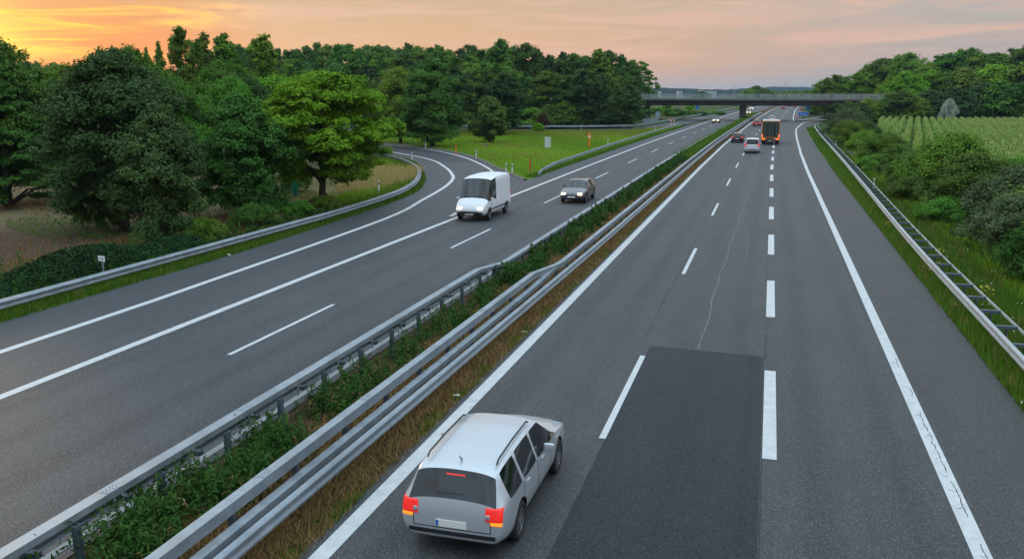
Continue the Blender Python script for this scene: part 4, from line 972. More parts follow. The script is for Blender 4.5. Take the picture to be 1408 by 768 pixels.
s = scatter(2200, -10.0, -8.9, 32, 110, 1.1, clump=.10); weeds('weeds', s, .62, 'weed', 2, .15)
s = scatter(220, -27.2, -25.4, 24, 50, 1.0); weeds('weeds', s, .5, 'weed', 3, .15)
s = scatter(500, 9.3, 14, 24, 80, 1.0); weeds('weeds', s, .7, 'weed', 4, .13)
# corn in rows
def corn():
    r = np.random.default_rng(9); pts = []
    a = R(8.2); ca, sa = math.cos(a), math.sin(a)
    for row in np.arange(-40, 90, 1.5):
        for q in np.arange(50, 240, .36): pts.append((row * ca + q * sa + r.normal(0, .1), -row * sa + q * ca + r.normal(0, .15)))
    p = np.array(pts); b = np.interp(p[:, 1], [55, 100, 150, 226], [15.5, 15.5, 17.5, 24.5])
    p = p[(p[:, 0] > b) & (p[:, 0] < b + 62 + 0 * b) & (p[:, 1] < 227) & (p[:, 1] > 56)]
    n = len(p); k = 9; H = r.uniform(1.65, 2.15, n)
    az = math.pi / 2 - a + np.pi * (np.arange(k) % 2)[None, :] + r.normal(0, .65, (n, k))
    zb = H[:, None] * (.15 + .088 * np.arange(k)); L = .72 * r.uniform(.7, 1.2, (n, k))
    dx, dy = np.cos(az), np.sin(az); B = np.stack([p[:, :1] + 0 * az, p[:, 1:] + 0 * az, zb], 2)
    Mid = B + np.stack([dx * L * .55, dy * L * .55, .28 * L / .62 + 0 * az], 2); Tip = B + np.stack([dx * L, dy * L, -.05 + 0 * az], 2)
    sd = np.stack([-dy, dx, 0 * dx], 2) * .085
    v = np.stack([B, Mid + sd, Tip, Mid - sd], 2).reshape(-1, 3)
    pt = .5 + .3 * np.sin(p[:, 0] * .31 + p[:, 1] * .07) + .25 * np.sin(p[:, 1] * .21 - p[:, 0] * .13); t = np.repeat(np.clip(np.repeat(pt, k) * .6 + .45 * r.random(n * k), 0, 1), 4)
    o = tag(link('corn', mesh_np('corn', v, np.arange(len(v)).reshape(-1, 4), M['cornleaf'], t)), 'tall green corn standing in rows in the field by the wood', 'corn', kind='stuff')
    m = 5; az = r.uniform(0, 6.28, (n, m)); top = np.stack([p[:, 0], p[:, 1], H - .12], 1)[:, None, :] + 0 * az[:, :, None]
    tip = top + np.stack([np.cos(az) * .22, np.sin(az) * .22, .26 + 0 * az], 2); sd = np.stack([-np.sin(az), np.cos(az), 0 * az], 2) * .035
    v = np.stack([top - sd, top + sd, tip + sd * .6, tip - sd * .6], 2).reshape(-1, 3)
    tag(link('corn_tassels', mesh_np('corn_tassels', v, np.arange(len(v)).reshape(-1, 4), M['tassel'], np.repeat(r.random(n * m), 4))), 'pale yellow tassels on top of the corn rows', 'corn tassels', kind='stuff')
corn()

# ================================================================== SIGNS, POSTS AND BOXES
def delineator(x, y, label, group='white delineator posts', tilt=0.0, arm=False):
    e = empty('delineator_post', (x, y, 0), 0, label, 'delineator', group); e.rotation_euler = (tilt, 0, 0)
    tri = [(-.06, -.05), (.06, -.05), (.05, .05), (-.05, .05)]
    pm = MB().prism(tri, 2, -.05, 1.0).build('post', M['white_plastic'], e, bevel=.01)
    link('black_band', MB().prism([(a * 1.03, b * 1.03) for a, b in tri], 2, .66, .86).mesh('black_band', M['black_plastic']), e)
    link('reflector', MB().box((0, -.056, .77), (.05, .01, .16)).mesh('reflector', M['reflector']), e)
    return e
for x, y, lab in [(-28.05, 60.3, 'delineator post behind the guard rail next to the dry grass of the bend'), (-37.9, 90.4, 'delineator post at the tightest inside point of the slip road bend'),
                  (-45.36, 113, 'delineator post below the big dark tree at the outer bend'), (-32.3, 96, 'delineator post behind the stone kerb at the edge of the meadow'),
                  (-23.45, 78.4, 'first post of the close pair at the meadow tip, on its slip road side'), (-22.9, 78.6, 'second post of the close pair at the meadow tip, on its motorway side'),
                  (-22.6, 127.5, 'delineator post behind the meadow guard rail past the orange telephone'), (-22.6, 182, 'delineator post by the meadow guard rail near the arrow sign'),
                  (7.9, 72.3, 'delineator post behind the ladder-like rail beside the dark round bush'), (8.85, 130, 'delineator post behind the ladder-like rail by the green bush near the exit'),
                  (9.05, 148, 'delineator post behind the ladder-like rail by the grey willow'),
                  (-38.2, 183.2, 'delineator post at the back rail in the middle of the wood edge'), (-48.5, 180.8, 'delineator post at the back rail nearest the small round tree'), (-28.5, 195, 'delineator post at the back rail nearest the bridge')]:
    delineator(x, y, lab)
# kilometre sign on the left verge
e = empty('kilometre_sign', (-25.3, 28.3, 0), R(-8), 'small white kilometre sign with black digits behind the slip road rail', 'sign')
MB().box((0, 0, .42), (.05, .05, .95)).build('post', M['galv'], e)
pn = MB().box((0, -.04, .93), (.36, .02, .22)).build('panel', M['sign_white'], e, bevel=.004)
def text(body, size, m, parent, loc, rot, align='CENTER', extrude=.002):
    c = bpy.data.curves.new('text', 'FONT'); c.body = body; c.size = size; c.align_x = align; c.align_y = 'CENTER'; c.extrude = extrude
    o = bpy.data.objects.new('text', c); col.objects.link(o)
    bpy.context.view_layer.update(); me = bpy.data.meshes.new_from_object(o.evaluated_get(bpy.context.evaluated_depsgraph_get())); bpy.data.objects.remove(o)
    me.materials.clear(); me.materials.append(m); t = link('lettering', me, parent, loc); t.rotation_euler = rot; return t
text('113', .16, M['sign_ink'], pn, (0, -.053, .925), (R(90), 0, 0))
# grey backs of the arrow sign and its small board
e = empty('direction_sign', (-24.9, 196.5, 0), R(10), 'grey back of a wide arrow-shaped direction sign on two posts', 'sign')
MB().prism([(-2.55, 1.5), (-1.85, .98), (1.15, .98), (1.15, 2.02), (-1.85, 2.02)], 1, -.03, .03).build('panel', M['sign_grey'], e)
for x in (-1.45, .62): link('post', MB().tube([(x, .09, -.1), (x, .09, 1.95)], .06).mesh('post', M['galv']), e)
e = empty('board_sign', (-24.15, 198.2, 0), R(10), 'grey back of a small upright board sign above the arrow sign', 'sign')
MB().box((0, -.0, 2.72), (.98, .05, 1.4)).build('panel', M['sign_grey'], e)
MB().tube([(0, .1, -.1), (0, .1, 3.35)], .06).build('post', M['galv'], e)
for i, (x, y) in enumerate(((-22.75, 213), (-22.05, 213.3))):
    e = empty('marker_post', (x, y, 0), 0, ['red and white marker post at the merging tip, the outer one of two', 'red and white marker post at the merging tip, nearest the motorway'][i], 'marker post', 'red and white marker posts')
    MB().box((0, 0, .75), (.30, .10, 1.5)).build('post', M['white_plastic'], e)
    link('red_band', MB().box((0, 0, .62), (.306, .106, .42)).mesh('red_band', M['red_plastic']), e)
    link('red_band', MB().box((0, 0, 1.38), (.306, .106, .25)).mesh('red_band', M['red_plastic']), e)
# blue exit arrow and chevron board at the exit gore
e = empty('exit_sign', (9.3, 283, 0), R(-4), 'blue exit arrow sign with white lettering under the bridge', 'sign')
p = MB().prism([(-1.35, .75), (1.1, .75), (1.75, 1.32), (1.1, 1.9), (-1.35, 1.9)], 1, -.03, .03).build('panel', M['sign_blue'], e)
fr = MB()
for a, b in (((-1.35, .75), (1.1, .75)), ((1.1, .75), (1.75, 1.32)), ((1.75, 1.32), (1.1, 1.9)), ((1.1, 1.9), (-1.35, 1.9)), ((-1.35, 1.9), (-1.35, .75))): fr.tube([(a[0], -.04, a[1]), (b[0], -.04, b[1])], .035, 4)
link('border', fr.mesh('border', M['sign_white']), p)
text('Ausfahrt', .50, M['sign_white'], p, (-.05, -.037, 1.32), (R(90), 0, 0))
for x in (-1.0, .8): link('post', MB().tube([(x, .09, -.1), (x, .09, 1.85)], .05).mesh('post', M['galv']), e)
e = empty('road_sign', (12.2, 320, 0), R(-4), 'tall dark blue sign board standing behind the blue exit arrow', 'sign')
MB().box((0, 0, 2.6), (1.5, .05, 1.9)).build('panel', M['sign_blue'], e); MB().tube([(0, .08, -.1), (0, .08, 3.4)], .06).build('post', M['galv'], e)
e = empty('warning_board', (7.4, 276, 0), 0, 'red and white striped board at the point of the exit gore', 'sign')
MB().tube([(0, .07, -.1), (0, .07, 2.7)], .045).build('post', M['galv'], e)
p = MB().box((0, 0, .8), (.75, .03, .8)).build('panel', M['sign_white'], e)
st = MB()
for k in range(3): st.prism([(-.37, .45 + .27 * k), (.37, .45 + .27 * k - .05), (.37, .45 + .27 * k + .09), (-.37, .45 + .27 * k + .13)], 1, -.021, -.016)
link('stripes', st.mesh('stripes', M['red_plastic']), p)
e = empty('reflector_post', (9.0, 300, 0), 0, 'red round-topped marker beside the blue exit arrow', 'marker post')
MB().tube([(0, 0, -.1), (0, 0, 2.4)], .05).build('post', M['galv'], e); MB().tube([(0, -.03, 2.4), (0, .03, 2.4)], .38, 16).build('disc', M['red_plastic'], e)
# a blue board beyond the bridge on the left
e = empty('road_sign', (-26.0, 330, 0), R(10), 'dark blue sign board beyond the bridge beside the left carriageway', 'sign')
MB().box((0, 0, 2.6), (1.1, .06, 1.9)).build('panel', M['sign_blue'], e); MB().tube([(0, .09, -.1), (0, .09, 3.4)], .06).build('post', M['galv'], e)
# white switch cabinet and orange emergency telephone in the meadow
e = empty('switch_cabinet', (-29.2, 117.6, 0), R(12), 'pale grey switch cabinet standing on the green meadow', 'cabinet')
MB().box((0, 0, .72), (.82, .42, 1.44)).build('body', M['cabinet'], e, bevel=.02)
MB().box((0, 0, -.02), (1.0, .6, .14)).build('plinth', M['concrete'], e)
MB().box((0, 0, 1.47), (.88, .48, .06)).build('roof', M['cabinet'], e, bevel=.015)
d_ = MB().box((0, -.222, .74), (.70, .02, 1.25)).build('door', M['cabinet'], e, bevel=.004)
link('handle', MB().box((.26, -.24, .75), (.04, .02, .16)).mesh('handle', M['black_plastic']), d_)
tag(link('concrete_slab', MB().box((0, 0, 0), (1.6, .7, .12)).mesh('concrete_slab', M['concrete'], bevel=.01), None, (-30.9, 117.2, .02)), 'flat pale concrete slab in the grass beside the switch cabinet', 'slab')
e = empty('emergency_telephone', (-24.4, 122.6, 0), R(10), 'orange roadside emergency telephone pillar behind the meadow rail', 'emergency telephone')
MB().prism([(-.15, -.13), (.15, -.13), (.15, .13), (-.15, .13)], 2, -.05, 1.05).build('pillar', M['orange_plastic'], e, bevel=.02)
h_ = MB().box((0, 0, 1.42), (.42, .36, .80)).build('head', M['orange_plastic'], e, bevel=.05)
link('panel', MB().box((0, -.184, 1.42), (.26, .012, .34)).mesh('panel', M['sign_white']), h_)
MB().tube([(0, 0, 1.80), (0, 0, 1.92)], [.17, .12], 12).build('cap', M['orange_plastic'], e, True)
for x, y, h, mt, lab in ((-36.9, 101.9, 1.15, 'orange_plastic', 'orange marker stake beside the big dark tree at the bend'), (-22.1, 82, 1.1, 'red_plastic', 'thin red marker stake beside the pair of delineators')):
    e = empty('marker_stake', (x, y, 0), 0, lab, 'stake')
    MB().box((0, 0, h / 2), (.11, .11, h + .1)).build('stake', M[mt], e, bevel=.01); MB().box((0, 0, h + .08), (.13, .13, .06)).build('cap', M[mt], e)
e = empty('field_post', (-33.15, 56.9, 0), .4, 'green painted steel post standing on the field under the trees', 'post')
MB().tube([(0, 0, -.1), (.05, 0, 1.2), (.12, 0, 2.05)], [.17, .17, .15], 10).build('post', M['green_paint'], e, True)
MB().tube([(.12, 0, 1.5), (.125, 0, 1.56)], [.20, .20], 10).build('collar', M['green_paint'], e); MB().box((-.12, -.17, .5), (.2, .06, .5)).build('flange', M['green_paint'], e)
e = empty('stone', (-38.4, 118.5, 0), .3, 'small grey stone block lying on the meadow by the small round tree', 'stone')
MB().box((0, 0, .22), (.5, .4, .5), .2, .7).build('block', M['kerbstone'], e, bevel=.06)
# litter
lm = MB().box((0, 0, .03), (.16, .10, .06), .4).mesh('litter', M['white_plastic'], bevel=.02)
for x, y, z, lab in ((-7.1, 19.4, 0, 'white scrap of litter on the brown median grass near the rail'), (-7.05, 25.6, 0, 'white scrap of litter on the median further up the road'), (6.3, 22.8, 0, 'white scrap of litter at the edge of the right verge'), (-23.8, 34.6, .02, 'white scrap of litter on the left road edge')):
    tag(link('litter', lm, None, (x, y, z)), lab, 'litter', 'scraps of litter')
# white works buildings far off
for i, (x, y, w, d, h, lab) in enumerate(((-88, 1300, 22, 26, 10.3, 'far white works hall, the widest one above the bridge'), (-160, 1330, 6, 16, 10.4, 'far small white hall at the outer end near the wood'), (-132, 1340, 7, 16, 10.5, 'far small white hall between the end one and the wide one'), (-102, 1360, 5, 12, 11.8, 'far narrow white tower block behind the wide hall'))):
    e = empty('works_building', (x, y, 0), .1 * i, lab, 'building', 'far white works buildings')
    MB().box((0, 0, h / 2), (w, d, h)).build('wall', M['building_white'], e); MB().box((0, 0, h + .2), (w + .6, d + .6, .4)).build('roof', M['concrete'], e)
    wm = MB().box((0, 0, 0), (3.6, .3, 1.6)).mesh('window', M['building_glass'])
    for k in range(int(w / 6)): link('window', wm, e, (-w / 2 + 4 + 6 * k, -d / 2 - .16, h * .62))
# three thin masts on the skyline
for i, (x, y, h, lab) in enumerate(((-60, 1500, 24, 'thin far mast in the middle above the bridge'), (20, 1480, 25, 'thin far mast above the right half of the bridge'), (62, 1500, 22, 'thin far mast nearest the trees at the bridge end'))):
    e = empty('mast', (x, y, 0), 0, lab, 'mast', 'far masts on the skyline')
    MB().tube([(0, 0, -.5), (0, 0, h)], [.5, .28], 6).build('pole', M['galv'], e)
    MB().box((0, 0, h * .86), (5, .3, .3)).build('cross_arm', M['galv'], e)

# ================================================================== VEHICLES
WHEELS = {}
def wheel_meshes(r, w):
    if (r, w) not in WHEELS:
        t = MB(); n = 28; prof = [(-w / 2, r * .66), (-w / 2, r * .93), (-w * .4, r), (w * .4, r), (w / 2, r * .93), (w / 2, r * .66)]
        vs = [(o, q * math.cos(2 * math.pi * k / n), q * math.sin(2 * math.pi * k / n)) for k in range(n) for o, q in prof]; m = len(prof)
        t.add(vs, [(k * m + j, k * m + (j + 1) % m, ((k + 1) % n) * m + (j + 1) % m, ((k + 1) % n) * m + j) for k in range(n) for j in range(m)])
        q = MB(); q.tube([(-w * .3, 0, 0), (w * .42, 0, 0)], r * .2, 12)
        vs = [(o, a * math.cos(2 * math.pi * k / n), a * math.sin(2 * math.pi * k / n)) for k in range(n) for o, a in ((w * .36, r * .68), (w * .46, r * .66), (w * .46, r * .58), (-w * .3, r * .56))]
        q.add(vs, [(k * 4 + j, k * 4 + j + 1, ((k + 1) % n) * 4 + j + 1, ((k + 1) % n) * 4 + j) for k in range(n) for j in range(3)])
        for k in range(5):
            a = 2 * math.pi * k / 5; ca, sa = math.cos(a), math.sin(a)
            q.prism([(ca * u - sa * v, sa * u + ca * v) for u, v in ((r * .12, -r * .09), (r * .6, -r * .06), (r * .6, r * .06), (r * .12, r * .09))], 0, w * .30, w * .43)
        WHEELS[(r, w)] = (t.mesh('tyre', M['tyre'], True), q.mesh('rim', M['rim']))
    return WHEELS[(r, w)]
SHELL = {}
def shell(kind):
    """car shell lofted from cross-sections: list of (material index, verts, faces)"""
    if kind in SHELL: return SHELL[kind]
    from mathutils.bvhtree import BVHTree
    # x from the rear, bottom z, belt z, top z, half width, half width at the roof, glass flag of the span that starts here ('r' rear, 's' side, 'w' screen)
    ST = {'hatch': dict(L=4.4, W=1.80, st=[
            (0.00, .36, .72, .76, .80, .66, ''), (.05, .30, .86, .93, .86, .70, 'r'), (.34, .24, .93, 1.36, .89, .60, ''), (.42, .22, .93, 1.41, .89, .61, 's'), (.95, .20, .93, 1.45, .90, .63, ''), (1.04, .20, .93, 1.455, .90, .63, 's'),
            (1.86, .20, .92, 1.47, .90, .64, ''), (1.94, .20, .92, 1.465, .90, .64, 's'), (2.50, .20, .91, 1.42, .90, .63, 'ws'), (3.22, .20, .90, .96, .90, .72, ''), (3.40, .21, .88, .93, .89, .70, ''),
            (3.95, .23, .80, .85, .87, .64, ''), (4.28, .28, .68, .72, .80, .56, ''), (4.40, .36, .58, .60, .70, .48, '')], axle=(.78, 3.42), r=.32),
          'estate': dict(L=4.75, W=1.84, st=[
            (0.00, .38, .72, .77, .83, .70, ''), (.05, .30, .92, .98, .88, .72, 'r'), (.30, .24, .96, 1.38, .91, .64, ''), (.40, .22, .96, 1.43, .92, .65, 's'), (1.10, .20, .96, 1.475, .92, .66, ''), (1.20, .20, .96, 1.48, .92, .66, 's'),
            (2.02, .20, .95, 1.495, .92, .67, ''), (2.11, .20, .95, 1.49, .92, .67, 's'), (2.72, .20, .94, 1.44, .92, .66, 'ws'), (3.46, .20, .93, .985, .92, .74, ''), (3.64, .21, .91, .955, .91, .72, ''),
            (4.24, .23, .82, .87, .89, .66, ''), (4.60, .28, .70, .74, .82, .58, ''), (4.75, .38, .60, .62, .72, .5, '')], axle=(.95, 3.72), r=.33),
          'minivan': dict(L=4.6, W=1.86, st=[
            (0.00, .40, .85, .92, .86, .74, ''), (.04, .30, 1.02, 1.08, .90, .76, 'r'), (.20, .24, 1.06, 1.72, .92, .70, ''), (.32, .22, 1.06, 1.79, .93, .71, 's'), (1.00, .20, 1.06, 1.83, .93, .72, ''), (1.10, .20, 1.06, 1.835, .93, .72, 's'),
            (1.98, .20, 1.04, 1.84, .93, .72, ''), (2.07, .20, 1.04, 1.835, .93, .72, 's'), (2.75, .20, 1.02, 1.77, .93, .70, 'ws'), (3.55, .20, 1.00, 1.08, .92, .76, ''), (3.70, .21, .98, 1.04, .92, .74, ''),
            (4.20, .24, .86, .92, .90, .68, ''), (4.50, .30, .74, .78, .83, .6, ''), (4.6, .38, .64, .66, .74, .52, '')], axle=(.85, 3.62), r=.33),
          'van': dict(L=5.5, W=1.98, st=[
            (0.00, .42, 1.10, 2.30, .93, .80, ''), (.05, .32, 1.14, 2.42, .97, .84, ''), (.50, .30, 1.15, 2.48, .99, .86, ''), (1.6, .28, 1.16, 2.50, .99, .86, ''), (3.05, .28, 1.16, 2.48, .99, .86, ''), (3.15, .28, 1.16, 2.47, .99, .86, 's'),
            (3.95, .28, 1.14, 2.36, .99, .84, 'ws'), (4.72, .28, 1.12, 1.28, .97, .80, ''), (4.85, .28, 1.08, 1.20, .96, .78, ''), (5.25, .32, .92, 1.00, .92, .70, ''), (5.42, .36, .74, .80, .86, .62, ''), (5.5, .42, .62, .66, .78, .55, '')], axle=(1.1, 4.55), r=.35)}[kind]
    st = ST['st']; L = ST['L']; rings = []
    for (x, zb, be, zt, w, wt, g) in st:
        fl = be < zt - .12
        crown_ = .035
        half = [(0, zb), (w * .80, zb), (w * .965, zb + .12), (w, zb + (be - zb) * .55), (w * .965, be)]
        half += [(wt * 1.04, zt - .05), (wt * .80, zt + .005), (wt * .40, zt + crown_ * .8), (0, zt + crown_)]
        full = half + [(-a, b) for a, b in half[-2:0:-1]]
        rings.append([(a, x, b) for a, b in full])
    n = len(rings[0]); vs = [v for r in rings for v in r]; fs, mi = [], []
    for i in range(len(rings) - 1):
        g = st[i][6]
        for j in range(n):
            a, b = i * n + j, i * n + (j + 1) % n
            fs.append((a, b, b + n, a + n))
            jj = j if j < 8 else n - 1 - j
            m = 0
            if jj == 4 and 's' in g: m = 3
            if jj in (5, 6, 7) and 'w' in g: m = 1
            if jj in (5, 6, 7) and 'r' in g: m = 2
            mi.append(m)
    fs += [tuple(range(n))[::-1], tuple(range((len(rings) - 1) * n, len(rings) * n))]; mi += [0, 0]
    me = bpy.data.meshes.new('shell'); me.from_pydata(vs, [], fs)
    for k in range(5): me.materials.append(M['glass'])
    me.polygons.foreach_set('material_index', mi)
    bm = bmesh.new(); bm.from_mesh(me); bmesh.ops.recalc_face_normals(bm, faces=bm.faces)
    cl = bm.edges.layers.float.get('crease_edge') or bm.edges.layers.float.new('crease_edge')
    for e in bm.edges:
        a = {f.material_index for f in e.link_faces}
        if len(a) > 1: e[cl] = 1.0
        elif abs(e.verts[0].co.y - e.verts[1].co.y) > .01 and abs(e.verts[0].co.z - e.verts[1].co.z) < .2 and abs(abs(e.verts[0].co.x) - .9) < .08: e[cl] = .25
    vl = bm.verts.layers.float.get('crease_vert') or bm.verts.layers.float.new('crease_vert')
    for v in bm.verts:
        q = [f.material_index for f in v.link_faces]
        if sum(1 for m_ in q if m_) == 1: v[vl] = .75
    bm.verts.ensure_lookup_table()
    for i in range(len(rings) - 1):
        for j, cr in ((4, .5), (n - 4, .5), (5, .45), (n - 5, .45), (1, .5), (n - 1, .5)):
            e = bm.edges.get((bm.verts[i * n + j], bm.verts[(i + 1) * n + j]))
            if e and e[cl] < cr: e[cl] = cr
    bm.to_mesh(me); bm.free()
    o = link('shell', me)
    sub = o.modifiers.new('s', 'SUBSURF'); sub.levels = 2; sub.render_levels = 2
    cut = []
    for ax in ST['axle']:
        for s in (-1, 1):
            xo = s * ST['W'] / 2
            c = MB().tube([(xo - s * .30, ax, ST['r'] + .01), (xo + s * .3, ax, ST['r'] + .01)], ST['r'] * 1.17, 28).mesh('cut', None)
            for k in range(5): c.materials.append(M['black_plastic'])
            c.polygons.foreach_set('material_index', [4] * len(c.polygons))
            co = link('cut', c); cut.append(co)
            b = o.modifiers.new('b', 'BOOLEAN'); b.operation = 'DIFFERENCE'; b.object = co; b.solver = 'EXACT'
    bpy.context.view_layer.update()
    ev = o.evaluated_get(bpy.context.evaluated_depsgraph_get()); em = ev.to_mesh()
    V = np.array([v.co[:] for v in em.vertices]); polys = [(p.material_index, tuple(p.vertices)) for p in em.polygons]
    ev.to_mesh_clear()
    out = []
    for m in range(5):
        F = [f for i, f in polys if i == m]
        if not F: continue
        par = {}
        def find(a):
            while par.setdefault(a, a) != a: par[a] = par[par[a]]; a = par[a]
            return a
        for f in F:
            for q in f[1:]: par[find(q)] = find(f[0])
        gr = {}
        for f in F: gr.setdefault(find(f[0]) if m else 0, []).append(f)
        for F2 in gr.values():
            ids = sorted({i for f in F2 for i in f}); mp = {i: k for k, i in enumerate(ids)}
            out.append((m, V[ids], [tuple(mp[i] for i in f) for f in F2]))
    ST['bvh'] = BVHTree.FromPolygons(V.tolist(), [f for i, f in polys if i != 4])
    for c in cut: bpy.data.objects.remove(c)
    bpy.data.objects.remove(o)
    SHELL[kind] = (out, ST); return SHELL[kind]
def patch(bvh, side, u0, u1, z0, z1, nu=8, nz=5, off=.008, L=0, slant=0.0):
    """a lamp or panel shaped to the body: a grid thrown onto the shell from behind, ahead or one side"""
    d = {'rear': Vector((0, 1, 0)), 'front': Vector((0, -1, 0)), 'right': Vector((-1, 0, 0)), 'left': Vector((1, 0, 0))}[side]
    out, inn = [], []
    for j in range(nz + 1):
        for i in range(nu + 1):
            u = u0 + (u1 - u0) * i / nu; z = z0 + (z1 - z0) * j / nz
            if side in ('rear', 'front'): o = Vector((u + slant * j / nz, -2 if side == 'rear' else L + 2, z))
            else: o = Vector((3 if side == 'right' else -3, u + slant * j / nz, z))
            h = bvh.ray_cast(o, d)
            if h[0] is None: h = bvh.find_nearest(o + d * (2.05 if side in ('rear', 'front') else 2.1))
            nn = h[1] if h[1].dot(d) < 0 else -h[1]
            out.append(h[0] + nn * off); inn.append(h[0] - nn * .02)
    k = nu + 1; N = len(out); vs = out + inn
    fs = [(j * k + i, j * k + i + 1, (j + 1) * k + i + 1, (j + 1) * k + i) for j in range(nz) for i in range(nu)]
    ring = [i for i in range(k)] + [j * k + nu for j in range(1, nz + 1)] + [nz * k + i for i in range(nu - 1, -1, -1)] + [j * k for j in range(nz - 1, 0, -1)]
    fs += [(a, b, b + N, a + N) for a, b in zip(ring, ring[1:] + ring[:1])]
    m = MB(); m.add(vs, fs); return m
SMESH = {}
def car(kind, x, y, rz, paint_, label, cat, lamp_tail='tail', lamp_head='head', group=None, name=None, detail=True):
    out, ST = shell(kind); L, W = ST['L'], ST['W']
    e = empty(name or {'van': 'delivery_van', 'minivan': 'minivan'}.get(kind, 'car'), (x, y, .015), rz, label, cat, group)
    names = {0: 'body', 1: 'windscreen', 2: 'rear_window', 3: 'side_window', 4: 'wheel_well'}
    for q, (m, V, Fc) in enumerate(out):
        key = (kind, q, paint_ if m == 0 else '')
        if key not in SMESH:
            me = bpy.data.meshes.new(names[m]); me.from_pydata(V.tolist(), [], Fc); me.polygons.foreach_set('use_smooth', [True] * len(Fc))
            me.materials.append(M[paint_] if m == 0 else (M['black_plastic'] if m == 4 else M['glass'])); me.update(); SMESH[key] = me
        link(names[m], SMESH[key], e)
    r = ST['r']; ty, ri = wheel_meshes(r, .21)
    for ax in ST['axle']:
        for s in (-1, 1):
            w = link('wheel', ty, e, (s * (W / 2 - .12), ax, r)); w.rotation_euler = (0, 0, 0 if s > 0 else math.pi)
            link('rim', ri, w)
    st = ST['st']; zb = st[1][2]
    tall = kind in ('van', 'minivan')
    # lamps, plates and gaps follow the shell
    bv = ST['bvh']; w1 = st[1][4]; tz = (.80, 1.32) if kind == 'van' else ((.82, 1.22) if kind == 'minivan' else (st[1][2] - .20, st[1][2] + .02))
    hz = st[-3][2]
    for s in (-1, 1):
        tw = .13 if kind == 'van' else (.17 if kind == 'minivan' else .27)
        patch(bv, 'rear', s * (w1 - .035), s * (w1 - .035 - tw), tz[0], tz[1], off=.012).build('tail_lamp', M[lamp_tail], e, True)
        patch(bv, 'front', s * (st[-2][4] - .06), s * (st[-2][4] - .36), hz - .22, hz - .09, off=.012, L=L, slant=-s * .05).build('head_lamp', M[lamp_head if abs(rz) > 2 else 'head_off'], e, True)
        mz = st[-6][2]
        mr = MB().box((s * (W / 2 + .08), st[-6][0] - .22 if kind != 'van' else 4.35, mz + .09), (.20, .09, .13)).build('mirror', M[paint_], e, bevel=.035)
    pz = .60 if kind in ('hatch', 'estate') else .74
    h0 = bv.ray_cast(Vector((0, -2, pz)), Vector((0, 1, 0)))[0].y; h1 = bv.ray_cast(Vector((0, L + 2, .46)), Vector((0, -1, 0)))[0].y
    MB().box((0, h0 - .008, pz), (.52, .016, .115)).build('number_plate', M['plate'], e)
    MB().box((0, h1 + .008, .46), (.52, .016, .115)).build('number_plate', M['plate'], e)
    patch(bv, 'rear', -W * .40, W * .40, .40, .47, 14, 2, off=.014).build('bumper', M['black_plastic'], e)
    patch(bv, 'front', -W * .30, W * .30, .52, .60, 12, 2, off=.012, L=L).build('grille', M['black_plastic'], e)
    patch(bv, 'rear', -.255, -.215, pz - .05, pz + .05, 2, 2, off=.022).build('plate_band', M['sign_blue'], e) if kind == 'estate' else None
    if kind == 'estate':
        for s in (-1, 1): patch(bv, 'rear', s * (w1 - .23), s * (w1 - .30), tz[0] + .03, tz[0] + .11, 4, 3, off=.020).build('reversing_lamp', M['head_off'], e, True)
    if kind == 'van':
        patch(bv, 'front', -.80, .80, .36, .56, 14, 3, off=.02, L=L).build('front_bumper', M['black_plastic'], e, True)
        for s in (-1, 1): patch(bv, 'right' if s > 0 else 'left', .6, 4.1, .58, .66, 14, 1, off=.02).build('side_strip', M['black_plastic'], e)
        for s in (-.55, .15): patch(bv, 'front', s, s + .5, 1.36, 1.38, 8, 1, off=.03, L=L).build('wiper', M['black_plastic'], e)
    if detail:
        def gap(q): q.build('panel_gap', M['black_plastic'], e)
        for s in (-1, 1):
            sd = 'right' if s > 0 else 'left'; be = st[3][2] - .02
            for yg in ([1.15, 2.07, 2.98] if kind not in ('van',) else [2.1, 3.1, 4.15]):
                q = patch(bv, sd, yg, yg + .014, .36, be, 1, 8, off=.0035); gap(q)
            q = patch(bv, sd, (1.15 if kind != 'van' else 2.1), (2.98 if kind != 'van' else 4.15), .355, .368, 12, 1, off=.0035); gap(q)
        if kind != 'van':
            for xg in (-.66, .65): q = patch(bv, 'rear', xg, xg + .014, .52, st[1][2] - .02, 1, 6, off=.0035); gap(q)
            q = patch(bv, 'rear', -.66, .66, .51, .524, 14, 1, off=.0035); gap(q)
        else:
            q = patch(bv, 'rear', -.007, .007, .5, 2.35, 1, 8, off=.0035); gap(q)
        for ys in ((1.35, 2.35) if kind != 'van' else (2.7, 3.4)):
            for s in (-1, 1): patch(bv, 'right' if s > 0 else 'left', ys, ys + .18, .83, .86, 6, 1, off=.022).build('door_handle', M[paint_], e)
        if kind == 'estate':
            for s in (-1, 1): MB().tube([(s * .60, .55, 1.46), (s * .60, .66, 1.515), (s * .60, 1.4, 1.545), (s * .60, 2.35, 1.535), (s * .60, 2.45, 1.48)], .016, 8).build('roof_rail', M['black_plastic'], e)
            MB().tube([(0, .55, 1.48), (0, .42, 1.60)], [.016, .005], 6).build('aerial', M['black_plastic'], e)
        if kind != 'van':
            wz = st[1][3] + .10; q = patch(bv, 'rear', -.30, .18, wz, wz + .016, 8, 1, off=.022).build('wiper', M['black_plastic'], e)
            patch(bv, 'rear', -.16, .16, st[2][3] - .05, st[2][3] - .03, 8, 1, off=.01).build('brake_lamp', M['tail'], e)
    return e
UP, DOWN = 0.0, math.pi
near_car = car('estate', -4.55, 12.1, UP, 'p_silver', 'silver estate car with roof rails driving away beside the dark road patch', 'car')
bv_ = shell('estate')[1]['bvh']
for s in (-1, 1): patch(bv_, 'rear', s * .845, s * .66, .66, .715, off=.012).build('indicator_lamp', M['indicator'], near_car, True)
